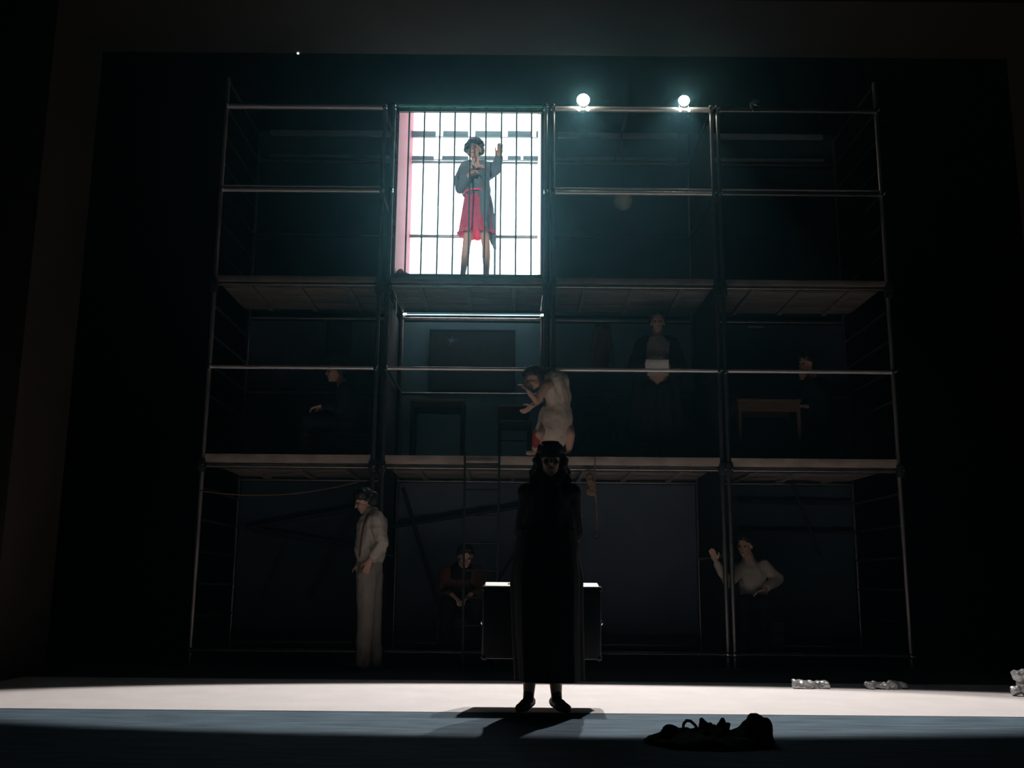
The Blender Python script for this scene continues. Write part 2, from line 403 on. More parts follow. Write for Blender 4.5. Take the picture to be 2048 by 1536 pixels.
def slab(pts, dx):
    m = MB(); A_ = [m.bm.verts.new(Vector(p)) for p in pts]; B_ = [m.bm.verts.new(Vector(p) + dx) for p in pts]
    m.bm.faces.new(A_); m.bm.faces.new(B_[::-1]); n_ = len(pts)
    for k in range(n_): m.bm.faces.new((A_[k], A_[(k + 1) % n_], B_[(k + 1) % n_], B_[k]))
    return m
ya, yb_ = YF + 0.05, YB + 0.09
for x, wm in ((XC0, 'pink'), (XC1 - 0.016, 'white_board')):
    slab([(x, ya, zc0), (x, yb_, zc0), (x, yb_, ztb), (x, ya, zc1)], Vector((0.016, 0, 0))).obj('side_wall', wm, cell, False)
    slab([(x, ya - 0.025, zc0), (x, ya - 0.001, zc0), (x, ya - 0.001, zc1), (x, ya - 0.025, zc1)], Vector((0.016, 0, 0))).obj('edge_strip', 'pink', cell, False)
slab([(XC0, ya, zc1 + 0.02), (XC0, yb_, ztb + 0.03), (XC0, yb_, ztb + 0.05), (XC0, ya, zc1 + 0.04)], Vector((XC1 - XC0, 0, 0))).obj('roof_board', 'white_board', cell, False)
MB().box(((XC0 + XC1) / 2, YF + 0.02, zc0 + 0.012), (XC1 - XC0, 0.05, 0.03)).obj('sill', 'partition', cell, False)
MB().box(((XC0 + XC1) / 2, YF + 0.02, zc1 - 0.01), (XC1 - XC0, 0.04, 0.035)).obj('lintel', 'bar', cell, False)
MB().tube((XC0, YF + 0.0, zc1 + 0.045), (XC1, YF + 0.0, zc1 + 0.045), 0.016).obj('top_tube', 'fringe_lit_tube', cell)
for px in (814, 845, 876.5, 907, 938.5, 970, 1001.5, 1032, 1062.5):
    x = P(px, 400, YF + 0.03).x
    MB().tube((x, YF + 0.03, zc0), (x, YF + 0.03, zc1 + 0.06), 0.0095, 8).obj('bar', 'bar', cell)
xp = P(991, 400, YB - 0.25).x
MB().tube((xp, YB - 0.25, zc0), (xp, YB - 0.25, zc1 + 0.05), 0.013, 10).obj('rear_post', 'bar', cell)
# two rows of grey battens hanging in front of the sheet
for row, (py, hgt) in enumerate(((269, 0.085), (317, 0.06))):
    spans = [(820, 872), (886, 937), (950, 1003), (1015, 1063), (1072, 1080)] if row == 0 else [(824, 868), (884, 937), (950, 1003), (1015, 1042), (1046, 1077)]
    zz = P(1024, py, YB - 0.12).z
    MB().box(((XC0 + XC1) / 2, YB - 0.10, zz - hgt * 0.42), (XC1 - XC0 - 0.04, 0.03, 0.012)).obj('batten_rail', 'fixture', cell, False)
    for a, b in spans:
        A = P(a, py, YB - 0.12); B = P(b, py, YB - 0.12)
        MB().box((A + B) / 2 + Vector((0, 0, 0)), (B.x - A.x, 0.05, hgt), bevel=0.012).obj('batten', 'batten', cell)

# small crumpled bundle in the cell's corner
b = MB()
for k in range(9):
    c = P(798 + random.uniform(-10, 14), 549 - random.uniform(0, 12), YF + 0.18 + random.uniform(-0.04, 0.05))
    b.ell(c, (0.03 + random.random() * 0.03, 0.03, 0.02 + random.random() * 0.025), Euler((random.random() * 3, random.random() * 3, 0)).to_matrix(), 8, 6)
o = b.fuse('cloth_bundle', 'pink', None, 0.008, 2, 0.01, 30); tag(o, 'small crumpled pink cloth in the lower left corner of the lit cell', 'cloth')
o.location.z = ZD3 + 0.005

# tube lamp slung beneath the cell
zt_ = P(940, 629, 11.9).z
tl = thing('tube_lamp', 'slim glowing tube lamp slung beneath the lit cell', 'lamp', (P(940, 629, 11.9).x, 11.9, zt_ - 0.02))
A = P(808, 629, 11.9); B = P(1083, 631, 11.9)
MB().tube(A, B, 0.0045).obj('tube', 'tube', tl)
MB().box((A + B) / 2 + Vector((0, 0.0, 0.026)), (B.x - A.x, 0.11, 0.03)).obj('housing', 'dark_steel', tl, False)
for q in (A, B): MB().cone(q + Vector((0, 0, 0.004)), 0.014, q + Vector((0.02, 0, 0.006)), 0.014).obj('end_cap', 'led', tl)

# ================================================================ lamps on the top rail
def flood(px, lit, label, s=1.0):
    c = P(px, 219, YF - 0.02); z0 = ZTOP + 0.02
    t = thing('stage_lamp', label, 'lamp', (c.x, YF - 0.02, z0), 'lamps clamped to the top rail')
    c = Vector((c.x, YF - 0.03, z0 + 0.062))
    body = MB(); n = 18
    rr = [(0.10, 0.035), (0.06, 0.06), (0.0, 0.068 * s), (-0.03, 0.068 * s)]
    body._rings([[c + Vector((r * math.cos(2 * PI * k / n), dy, r * math.sin(2 * PI * k / n))) for k in range(n)] for dy, r in rr], c + Vector((0, 0.11, 0)), c + Vector((0, -0.03, 0)))
    body.obj('housing', 'black_lamp', t)
    if lit: MB().ell(c + Vector((0, -0.045, 0.004)), (0.066 * s, 0.04, 0.062 * s)).obj('lens', 'lamp', t)
    else: MB().ell(c + Vector((0, -0.04, 0)), (0.05, 0.012, 0.05)).obj('lens', 'bright_steel', t)
    for sg in (-1, 1):
        y = MB().tube(c + Vector((sg * 0.06, -0.005, 0)), c + Vector((sg * 0.05, -0.01, -0.075)), 0.009).obj('yoke_arm', 'bright_steel', t)
        MB().cone(c + Vector((sg * 0.049, -0.062, -0.125)), 0.018 * s, c + Vector((sg * 0.049, -0.062, -0.105)), 0.015 * s).obj('glowing_clamp' if lit else 'clamp', 'clamp_glow' if lit else 'bright_steel', t)  # clamps; those of lit lamps are given a glow of their own
flood(1166, True, 'bright stage lamp on the top rail, nearer the lit cell', 1.1)
flood(1367, True, 'bright stage lamp on the top rail, farther from the lit cell', 0.95)
flood(1511, False, 'unlit stage lamp on the top rail of the last tower', 0.6)
pc = P(596, 111, PY1); o = MB().ell((pc.x, PY1 - 0.005, ZT - 0.004), (0.011, 0.011, 0.011)).obj('pilot_light', 'led')
tag(o, 'pinpoint white pilot light on the edge of the header above the leftmost tower', 'light')

# ladder leaning on the middle deck
lad = thing('ladder', 'dark narrow ladder standing against the middle deck of the cell tower', 'ladder', (P(965, 1000, YF - 0.12).x, YF - 0.2, 0))
tops = (P(930, 905, YF - 0.10), P(999, 905, YF - 0.10)); bots = (P(925, 1320, YF - 0.28), P(992, 1322, YF - 0.28))
for a, b in zip(tops, bots): b.z = 0.0; MB().box((a + b) / 2, (0.022, 0.04, (a - b).length), rot=(a - b).to_track_quat('Z', 'Y').to_matrix()).obj('stile', 'black_paint', lad, False)
for k in range(8):
    f = (k + 0.55) / 8.0
    MB().tube(bots[0].lerp(tops[0], f), bots[1].lerp(tops[1], f), 0.012).obj('rung', 'black_paint', lad)

# ropes
def rope(name, pts, r, label, cat='rope'):
    return tag(MB().path(pts, r).obj(name, 'rope'), label, cat)
pts = []
for k in range(15):
    f = k / 14; a = P(402, 982, YF - 0.05); b = P(722, 962, YF - 0.05); q = a.lerp(b, f); q.z -= 0.20 * 4 * f * (1 - f) * 0.45; pts.append(q)
rope('slack_rope', pts, 0.007, 'slack brown rope strung under the middle deck of the leftmost tower')
hr = thing('hanging_rope', 'brown rope with a hook hanging from the deck of the lamp tower', 'rope', P(1192, 1085, YF - 0.08))
MB().path([P(1190, 914, YF - 0.09), P(1189, 950, YF - 0.08), P(1193, 1010, YF - 0.08), P(1195, 1062, YF - 0.08)], 0.008).obj('cord', 'rope', hr)
b = MB()
for k in range(12): b.ell(P(1182 + random.uniform(-7, 9), 968 + random.uniform(-16, 18), YF - 0.08), (0.03, 0.03, 0.045), None, 8, 6)
b.fuse('coil', 'rope', hr, 0.008, 1, 0.012, 25)
b = MB(); q = []
for k in range(11):
    a = PI * 1.5 * k / 10 - PI * 0.1
    q.append(P(1192, 1072, YF - 0.08) + Vector((0.03 * math.cos(a), 0, -0.03 * math.sin(a))))
b.path([P(1195, 1060, YF - 0.08)] + q, 0.009).obj('hook', 'dark_steel', hr)

# ================================================================ furniture and props on the decks
def on_deck(px, Y, z): return Vector((P(px, 912, Y).x, Y, z))
def stick_chair(label, px0, px1, Y, zf, back_m, frame_m, rz=0.0, seat_h=0.45, back_h=0.86, round_back=False, flip=1):
    """four-legged chair seen between photo columns px0 and px1, its back away from us (flip = -1: back towards us)"""
    a = P(px0, 900, Y).x; b = P(px1, 900, Y).x; w_ = b - a; d = 0.40
    c = Vector(((a + b) / 2, Y, zf)); t = thing('chair', label, 'chair', c, 'chairs on the middle deck')
    R = Matrix.Rotation(rz, 3, 'Z')
    def q(x, y, z): return c + R @ Vector((x, y * flip, z))
    hw = w_ / 2 - 0.015
    for sx in (-1, 1):
        MB().cone(q(sx * hw, -d / 2, 0.012), 0.012, q(sx * hw, -d / 2, seat_h), 0.015, 8, 2).obj('leg', frame_m, t)
        MB().cone(q(sx * hw, d / 2, 0.012), 0.012, q(sx * hw, d / 2 + 0.05, back_h), 0.014, 8, 2).obj('leg', frame_m, t)
        MB().cone(q(sx * hw, -d / 2, 0.2), 0.008, q(sx * hw, d / 2, 0.2), 0.008, 8, 2).obj('stretcher', frame_m, t)
    MB().cone(q(-hw, -d / 2, 0.24), 0.008, q(hw, -d / 2, 0.24), 0.008, 8, 2).obj('stretcher', frame_m, t)
    MB().box(q(0, 0, seat_h), (w_, d + 0.03, 0.03), R, 0.01).obj('seat', frame_m, t)
    if round_back:
        bm_ = MB(); n = 16
        pts_ = [q(hw * 1.12 * math.cos(PI * k / n), d / 2 + 0.045, back_h - 0.06 + 0.06 * math.sin(PI * k / n)) for k in range(n + 1)]
        bm_.path(pts_, 0.022).obj('top_rail', back_m, t)
        MB().box(q(0, d / 2 + 0.045, back_h - 0.045), (w_ * 1.0, 0.02, 0.09), R, 0.008).obj('backrest', back_m, t)
        MB().box(q(0, d / 2 + 0.03, back_h - 0.24), (w_ * 0.95, 0.015, 0.035), R, 0.005).obj('slat', back_m, t)
    else:
        MB().box(q(0, d / 2 + 0.035, back_h - 0.09), (w_, 0.022, 0.17), R, 0.008).obj('backrest', back_m, t)
        MB().box(q(0, d / 2 + 0.02, back_h - 0.29), (w_ * 0.95, 0.015, 0.03), R, 0.005).obj('slat', back_m, t)
    return t
stick_chair('wooden chair with a dull red backrest beside the stooping figure in cream', 996, 1061, 11.55, ZD2, 'red_wood', 'black_paint', 0.05, 0.45, 0.72)
stick_chair('black chair with a rounded backrest on the deck of the lamp tower', 1169, 1232, 11.7, ZD2, 'black_paint', 'black_paint', 0.1, 0.44, 0.88, True)

def table(label, px0, px1, Y, zf, h, depth, top_m, leg_m, apron=0.07, group='tables on the middle deck'):
    a = P(px0, 850, Y).x; b = P(px1, 850, Y).x; c = Vector(((a + b) / 2, Y, zf)); w_ = b - a
    t = thing('table', label, 'table', c, group)
    MB().box(c + Vector((0, 0, h - 0.015)), (w_, depth, 0.03), bevel=0.006).obj('tabletop', top_m, t)
    for sx in (-1, 1):
        for sy in (-1, 1):
            MB().box(c + Vector((sx * (w_ / 2 - 0.03), sy * (depth / 2 - 0.03), (h - 0.03) / 2)), (0.035, 0.035, h - 0.03)).obj('leg', leg_m, t, False)
    for sy in (-1, 1): MB().box(c + Vector((0, sy * (depth / 2 - 0.03), h - 0.03 - apron / 2)), (w_ - 0.08, 0.02, apron)).obj('apron_board', leg_m, t, False)
    return t
table('small wooden table with thin dark legs under the blackboard', 822, 931, 11.75, ZD2, 0.74, 0.5, 'wood', 'black_paint')
table('brown table in front of the seated figure on the last tower', 1466, 1592, 11.45, ZD2, 0.72, 0.5, 'wood', 'wood', 0.11)
# dark lumpy bag on that table
b = MB(); c = P(1494, 792, 11.4); c.z = ZD2 + 0.72
b.ell(c + Vector((0, 0, 0.05)), (0.075, 0.06, 0.06)).ell(c + Vector((0.02, 0, 0.085)), (0.045, 0.04, 0.04)).ell(c + Vector((-0.05, 0, 0.03)), (0.05, 0.05, 0.035))
tag(b.fuse('dark_bag', 'leather', None, 0.01, 2, 0.008, 20), 'small dark bag lying on the brown table', 'bag').location.z = ZD2 + 0.722

# blackboard with a chalk star on the backing under the cell
YW = YB + 0.08
bb = thing('blackboard', 'dark blackboard with a faint chalk star hanging under the lit cell', 'blackboard', P(944, 780, YW))
A = P(861, 661, YW); B = P(1028, 780, YW)
MB().box(((A.x + B.x) / 2, YW, (A.z + B.z) / 2), (B.x - A.x, 0.025, A.z - B.z)).obj('board', 'blackboard', bb, False)
for z in (A.z, B.z): MB().box(((A.x + B.x) / 2, YW - 0.012, z), (B.x - A.x + 0.02, 0.02, 0.02)).obj('frame_rail', 'black_paint', bb, False)
for x in (A.x, B.x): MB().box((x, YW - 0.012, (A.z + B.z) / 2), (0.02, 0.02, A.z - B.z)).obj('frame_stile', 'black_paint', bb, False)
s_ = MB(); c = P(902, 682, YW - 0.016)
for k in range(6):
    a = PI * 2 * k / 6 + 0.3; L = random.uniform(0.05, 0.11)
    s_.cone(c, 0.010, c + Vector((L * math.cos(a), 0, L * 0.75 * math.sin(a))), 0.004, 8, 2)
s_.obj('chalk_star', 'chalk', bb)

def wall_item(name, px0, py0, px1, py1, m, label, cat, th=0.03):
    A = P(px0, py0, YW); B = P(px1, py1, YW); w_ = B.x - A.x; h_ = A.z - B.z; c = Vector(((A.x + B.x) / 2, YW, (A.z + B.z) / 2))
    t = thing(name, label, cat, Vector((c.x, YW, B.z)))
    MB().box(c + Vector((0, 0.004, 0)), (w_, th * 0.6, h_)).obj('panel', m, t, False)
    for sg in (-1, 1):
        MB().box(c + Vector((sg * w_ / 2, -0.006, 0)), (0.018, th, h_ + 0.018)).obj('frame_stile', 'black_paint', t, False)
        MB().box(c + Vector((0, -0.006, sg * h_ / 2)), (w_, th, 0.018)).obj('frame_rail', 'black_paint', t, False)
wall_item('framed_picture', 656, 645, 700, 712, 'navy', 'dark framed picture above the seated figure on the leftmost tower', 'picture')
wall_item('wall_plaque', 1492, 650, 1531, 659, 'fixture', 'small pale plaque on the backing of the last tower', 'plaque', 0.02)
# brown garment on a hanger
g = thing('hanging_jacket', 'brown jacket hanging on the backing behind the standing man in black', 'jacket', P(1206, 745, YW - 0.03))
b = MB(); Yg = YW - 0.05
b.cone(P(1206, 660, Yg), 0.055, P(1204, 735, Yg), 0.085).cone(P(1196, 658, Yg), 0.04, P(1186, 720, Yg), 0.03).cone(P(1216, 658, Yg), 0.04, P(1225, 722, Yg), 0.03)
j = b.fuse('jacket', 'brown_vest', g, 0.012, 3, 0.012, 14)
MB().path([P(1192, 652, Yg), P(1207, 643, Yg), P(1221, 652, Yg)], 0.006).obj('hanger', 'dark_steel', g)
# round pale lantern on the upper deck of the lamp tower
g = thing('round_lantern', 'pale round lantern hanging below the rail of the lamp tower, unlit', 'lantern', P(1246, 425, 11.4))
c = P(1246, 402, 11.4); b = MB(); n = 20
rings = []
for k in range(1, 14):
    a = PI * k / 14; r = 0.115 * math.sin(a) * (1.0 if k % 2 else 0.965)
    rings.append([c + Vector((r * math.cos(2 * PI * q / n), r * math.sin(2 * PI * q / n), -0.115 * math.cos(a))) for q in range(n)])
b._rings(rings, c + Vector((0, 0, -0.115)), c + Vector((0, 0, 0.115))); b.obj('globe', 'globe', g)
MB().tube(c + Vector((0, 0, 0.11)), Vector((c.x, c.y, ZTOP + 0.02)), 0.005).obj('cord', 'dark_steel', g)
MB().tube((c.x, YF, ZTOP + 0.02), (c.x, YB, ZTOP + 0.02), 0.012).obj('support_rod', 'steel', g)

# ================================================================ people
def basis(fwd, up=(0, 0, 1)):
    F = Vector(fwd).normalized(); U = Vector(up); U = (U - F * U.dot(F)).normalized(); R = F.cross(U)
    return R, F, U                     # right-hand side of the person, forward, up
def head(b, c, fwd, up=(0, 0, 1), s=1.0):
    R, F, U = basis(fwd, up); c = Vector(c)
    rot = Matrix((R, F, U)).transposed()
    q = lambda x, y, z: c + (R * x + F * y + U * z) * s
    e = lambda p, r: b.ell(q(*p), [k * s for k in r], rot, 16, 11)
    e((0, -0.012, 0.028), (0.074, 0.094, 0.088)); e((0, 0.022, -0.045), (0.056, 0.066, 0.070)); e((0, 0.060, -0.092), (0.026, 0.024, 0.022))
    e((0, 0.066, 0.030), (0.052, 0.024, 0.018)); e((0.038, 0.058, -0.022), (0.022, 0.022, 0.022)); e((-0.038, 0.058, -0.022), (0.022, 0.022, 0.022))
    b.cone(q(0, 0.082, 0.015), 0.009 * s, q(0, 0.104, -0.022), 0.0135 * s, 8, 2)
    for sg in (-1, 1): e((sg * 0.077, -0.012, -0.008), (0.010, 0.020, 0.032))
    return q, rot
def face_parts(q, rot, t, s=1.0):
    for sg in (-1, 1): MB().ell(q(sg * 0.031, 0.080, 0.006), (0.013 * s, 0.009 * s, 0.008 * s), rot, 10, 7).obj('eye', 'eye', t)
    MB().ell(q(0, 0.086, -0.060), (0.022 * s, 0.010 * s, 0.008 * s), rot, 10, 7).obj('mouth', 'lips', t)
def hand(b, wrist, d, n, thumb, curl=0.5, s=1.0, spread=0.0):
    """palm, four unequal bent fingers and a thumb; d towards the fingertips, n the palm's facing, thumb the thumb's side"""
    d = Vector(d).normalized(); n = Vector(n); n = (n - d * n.dot(d)).normalized(); a = d.cross(n)
    if a.dot(Vector(thumb)) < 0: a = -a
    wrist = Vector(wrist); rot = Matrix((a, n, d)).transposed()
    b.ell(wrist + d * 0.048 * s, (0.040 * s, 0.015 * s, 0.056 * s), rot, 12, 9)
    for k, (off, L) in enumerate(((0.029, 0.072), (0.010, 0.082), (-0.010, 0.076), (-0.028, 0.060))):
        p = wrist + d * (0.088 - abs(off) * 0.15) * s + a * off * s; dd = (d + a * off * spread * 12).normalized(); ang = 0.0
        for j, f in enumerate((0.45, 0.31, 0.24)):
            ang += curl * (0.75 if j == 0 else 1.0)
            v = dd * math.cos(ang) + n * math.sin(ang); e = p + v * L * f * s
            b.cone(p, (0.0088 - 0.0009 * j) * s, e, (0.0080 - 0.0009 * j) * s, 8, 2); p = e
    p = wrist + d * 0.022 * s + a * 0.030 * s
    v1 = (d * 0.65 + a * 0.65 + n * (0.25 + 0.3 * curl)).normalized(); v2 = (d * 0.85 + a * 0.15 + n * (0.3 + 0.5 * curl)).normalized()
    m_ = p + v1 * 0.042 * s; b.cone(p, 0.013 * s, m_, 0.0105 * s, 8, 2); b.cone(m_, 0.0105 * s, m_ + v2 * 0.034 * s, 0.0085 * s, 8, 2)
def chain(b, pts, rs, n=12):
    for i in range(len(pts) - 1): b.cone(pts[i], rs[i], pts[i + 1], rs[i + 1], n, 4)
def shoe(b, ankle, toe_dir, L=0.2, s=1.0, heel=0.0):
    d = Vector(toe_dir); d.z = 0; d.normalize(); a = Vector(ankle)
    b.cone(a + d * -0.035 + Vector((0, 0, -0.030 - heel)), 0.036 * s, a + d * 0.06 + Vector((0, 0, -0.042 - heel)), 0.040 * s, 10, 3)
    b.cone(a + d * 0.05 + Vector((0, 0, -0.044 - heel)), 0.040 * s, a + d * (L - 0.07) + Vector((0, 0, -0.055 - heel)), 0.028 * s, 10, 3)
    b.cone(a + Vector((0, 0, 0.03)), 0.036 * s, a + Vector((0, 0, -0.03)), 0.038 * s, 10, 3)
def hair_cap(b, q, s=1.0, front=0.045, down=-0.03):
    """close cap over the cranium, leaving the face clear"""
    for (x, y, z, r) in ((0, -0.03, 0.055, 0.083), (0.032, 0.0, 0.075, 0.06), (-0.032, 0.0, 0.075, 0.06), (0, -0.06, 0.0, 0.075),
                         (0.058, -0.04, 0.01, 0.045), (-0.058, -0.04, 0.01, 0.045), (0, 0.04, 0.095, 0.04), (0.04, 0.03, 0.08, 0.04), (-0.04, 0.03, 0.08, 0.04), (0, -0.07, -0.04, 0.05)):
        b.ell(q(x, y, z), (r * s, r * s, r * s), None, 12, 9)

# ---- the singing woman in the lit cell
Y0 = 11.12; zf = ZD3
def W(px, py, dy=0.0): return P(px, py, Y0 + dy)
feet = [W(924, 553), W(973, 553)]
t = thing('person', 'woman in a grey coat and red dress singing behind the bars of the lit cell', 'person', (W(949, 553).x, Y0, zf))
b = MB()
hc = W(949, 300, -0.01); q, rot = head(b, hc, (-0.25, -1, -0.05), (0.02, 0, 1), 0.97)
neck = W(951, 322, 0.02); chest = W(952, 345, 0.02); waist = W(952, 386, 0.02); pel = W(953, 412, 0.02)
b.cone(hc + Vector((0, 0.02, -0.06)), 0.048, neck, 0.046); b.cone(neck, 0.05, chest, 0.105); b.cone(chest, 0.115, waist, 0.095); b.cone(waist, 0.10, pel, 0.125)
shL, shR = W(932, 334, 0.02), W(972, 334, 0.02)
elL, wrL = W(918, 374, -0.06), W(938, 351, -0.24)
elR, wrR = W(994, 336, -0.02), W(999, 310, -0.16)
chain(b, [shL, elL, wrL], [0.055, 0.040, 0.027]); chain(b, [shR, elR, wrR], [0.052, 0.040, 0.027]); b.cone(chest, 0.09, shL, 0.055); b.cone(chest, 0.09, shR, 0.052)
hand(b, wrL, (0.75, -0.2, 0.5), (0.35, -0.1, -0.6), (0.2, -0.6, 0.8), 0.95, 0.95)
hand(b, wrR, (0.05, -0.15, 1), (0.15, -1, 0), (-1, 0, 0.2), 0.55, 0.95, 0.1)
for (hp, kn, an) in (((942, 425), (933, 492), (924.5, 549)), ((964, 425), (972, 492), (973.5, 549))):
    h_, k_, a_ = W(*hp, 0.02), W(*kn, -0.03), W(*an, 0.03); a_.z = zf + 0.085
    c_ = k_.lerp(a_, 0.3) + Vector((0, 0.025, 0))
    chain(b, [h_, k_, c_, a_], [0.072, 0.046, 0.047, 0.026]); b.cone(pel, 0.10, h_, 0.075)
    b.cone(a_ + Vector((0, 0.02, -0.05)), 0.03, a_ + Vector((0, -0.12, -0.055)), 0.026)
b.fuse('body', 'skin', t, 0.0068, 3)
face_parts(q, rot, t, 0.97)
b = MB()
for k in range(60):                    # a head of loose dark curls
    a = random.uniform(0, 2 * PI); el = random.uniform(-0.45, 1.45); r = 0.098
    v = Vector((math.cos(a) * math.cos(el) * 0.98, math.sin(a) * math.cos(el), math.sin(el)))
    if v.y < -0.35 and el < 0.55: continue
    b.ell(hc + Vector((0, 0.012, 0.03)) + v * r, (0.034, 0.034, 0.034), None, 8, 6)
hair_cap(b, q, 1.0)
b.fuse('hair', 'black_hair', t, 0.009, 1, 0.008, 45)
# dress: bodice, belt, translucent skirt with a frilled hem
sk = []
for f, rx, ry, am in ((0.0, 0.135, 0.11, 0.0), (0.3, 0.16, 0.135, 0.015), (0.65, 0.185, 0.155, 0.03), (0.88, 0.20, 0.17, 0.045), (0.94, 0.20, 0.17, 0.05), (1.0, 0.215, 0.185, 0.09)):
    c = W(953, 388, 0.02).lerp(W(953, 470, 0.02), f); sk.append((c, rx, ry, am, 9 if f < 0.93 else 17, 0.6))
MB().loft(sk, 96, 0.004).obj('dress_skirt', 'dress', t)
MB().loft([(W(952, 352, 0.02), 0.115, 0.105, 0, 5, 0), (W(952, 388, 0.02), 0.128, 0.112, 0, 5, 0)], 40, 0.006).obj('dress_bodice', 'dress', t)
MB().loft([(W(951, 386.5, 0.02), 0.142, 0.165, 0, 5, 0), (W(951, 390, 0.02), 0.142, 0.165, 0, 5, 0)], 40, 0.008).obj('belt', 'red_belt', t)
# open grey coat: yoke and sleeves, and two tails hanging at the sides and back
b = MB()
b.cone(W(940, 333, 0.04), 0.075, W(938, 384, 0.05), 0.09); b.cone(W(964, 333, 0.04), 0.075, W(967, 384, 0.05), 0.09)
b.cone(W(952, 335, 0.06), 0.10, W(953, 386, 0.07), 0.11); b.cone(W(946, 348, -0.04), 0.075, W(946, 380, -0.04), 0.09); b.cone(W(958, 346, -0.04), 0.075, W(960, 380, -0.04), 0.09)
b.cone(shL, 0.075, W(921, 362, -0.02), 0.085); b.cone(W(921, 360, -0.02), 0.08, W(920, 379, -0.05), 0.055); b.cone(W(920, 376, -0.06), 0.06, W(933, 356, -0.19), 0.062)
b.cone(shR, 0.07, W(990, 338, -0.02), 0.07); b.cone(W(988, 345, -0.02), 0.05, W(976, 352, 0.0), 0.06); b.cone(W(991, 336, -0.03), 0.062, W(998, 317, -0.13), 0.052)
b.cone(W(968, 384, 0.04), 0.075, W(979, 440, 0.05), 0.075); b.cone(W(979, 440, 0.05), 0.075, W(987, 486, 0.05), 0.034); b.cone(W(985, 470, 0.05), 0.04, W(990, 497, 0.05), 0.02)
b.cone(W(955, 384, 0.10), 0.10, W(962, 445, 0.14), 0.085); b.cone(W(966, 380, -0.06), 0.06, W(969, 425, -0.11), 0.05); b.cone(W(969, 425, -0.11), 0.05, W(976, 452, -0.11), 0.03)
b.fuse('coat', 'grey_coat', t, 0.011, 4, 0.007, 9)
# microphone in her hand
mc = thing('microphone', 'slim microphone held to the mouth of the singing woman', 'microphone', W(946, 345, -0.3))
MB().cone(W(947.5, 346, -0.275), 0.011, W(947, 333, -0.265), 0.014).obj('handle', 'black_lamp', mc)
MB().ell(W(947, 329, -0.262), (0.024, 0.024, 0.024)).obj('grille', 'bright_steel', mc)

# ---- the woman with a suitcase at the front of the stage
Y0 = PF(1085, 1426).y; zf = 0.0
cx = P(1094, 1420, Y0).x
t = thing('person', 'dark silhouetted woman in a long black coat standing at the front', 'person', (cx, Y0, 0))
b = MB()
hc = W(1101, 922, -0.02); q, rot = head(b, hc, (0, -1, -0.05), (0, 0, 1), 1.0)
neck = W(1100, 962); chest = W(1098, 1010); waist = W(1095, 1090); pel = W(1092, 1130)
b.cone(hc + Vector((0, 0.02, -0.06)), 0.052, neck, 0.052); b.cone(neck, 0.055, chest, 0.12); b.cone(chest, 0.13, waist, 0.115); b.cone(waist, 0.115, pel, 0.135)
shL, shR = W(1055, 985), W(1142, 985)
elL, elR = W(1046, 1068, 0.10), W(1148, 1068, 0.10)
caseY = Y0 + 0.30
hL = P(1066, 1138, caseY); hR = P(1112, 1140, caseY)
chain(b, [shL, elL, hL + Vector((0, -0.02, 0.07))], [0.062, 0.045, 0.030]); chain(b, [shR, elR, hR + Vector((0, -0.02, 0.07))], [0.062, 0.045, 0.030]); b.cone(chest, 0.1, shL, 0.06); b.cone(chest, 0.1, shR, 0.06)
hand(b, hL + Vector((0, -0.02, 0.07)), (0.05, 0.1, -1), (0, 1, 0), (1, 0, 0), 0.95, 0.95); hand(b, hR + Vector((0, -0.02, 0.07)), (-0.05, 0.1, -1), (0, 1, 0), (-1, 0, 0), 0.95, 0.95)
ank = []
for (px, kx) in ((1057, 1066), (1113, 1106)):
    h_ = W(kx, 1175); k_ = W(kx, 1285, -0.01); a_ = W(px, 1400); a_.z = 0.10; c_ = W((px + kx) / 2, 1325, 0.03)
    chain(b, [h_, k_, c_, a_], [0.09, 0.056, 0.056, 0.036]); b.cone(pel, 0.11, h_, 0.09); ank.append(a_)
b.fuse('body', 'skin', t, 0.0075, 3); face_parts(q, rot, t)
b = MB(); hair_cap(b, q, 1.04)
for sg in (-1, 1):                     # jaw-length waves on both sides
    for k in range(7):
        f = k / 6; b.ell(q(sg * (0.078 + 0.045 * f + 0.01 * math.sin(k * 2)), -0.03 + 0.02 * math.sin(k), 0.03 - 0.17 * f), (0.034, 0.045, 0.036), None, 10, 7)
b.ell(q(0, -0.07, -0.07), (0.09, 0.05, 0.09))
b.fuse('hair', 'black_hair', t, 0.010, 1, 0.006, 40)
b = MB(); n = 28; rings = []
for zz, r in ((0.02, 0.098), (0.05, 0.097), (0.09, 0.090), (0.128, 0.076), (0.138, 0.066)):
    rings.append([q(r * 0.86 * math.cos(2 * PI * k / n), -0.012 + r * 1.08 * math.sin(2 * PI * k / n), zz) for k in range(n)])
b._rings(rings, q(0, -0.01, 0.04), q(0, -0.01, 0.140)); b.obj('hat', 'black_cloth', t)
b = MB()
for side, sh, el in ((-1, shL, elL), (1, shR, elR)):
    b.cone(sh + Vector((-side * 0.01, 0, 0.0)), 0.075, el, 0.068); b.cone(el, 0.066, (hL if side < 0 else hR) + Vector((0, -0.04, 0.12)), 0.055)
    b.cone(chest + Vector((0, 0, 0.06)), 0.12, sh, 0.075)
b.cone(W(1098, 1000), 0.15, W(1095, 1085), 0.155); b.cone(W(1080, 985), 0.09, W(1075, 1085), 0.12); b.cone(W(1116, 985), 0.09, W(1120, 1085), 0.12)
b.cone(W(1082, 966, 0.02), 0.05, W(1118, 966, 0.02), 0.05)
b.fuse('coat_top', 'black_cloth', t, 0.012, 4, 0.006, 9)
sk = []
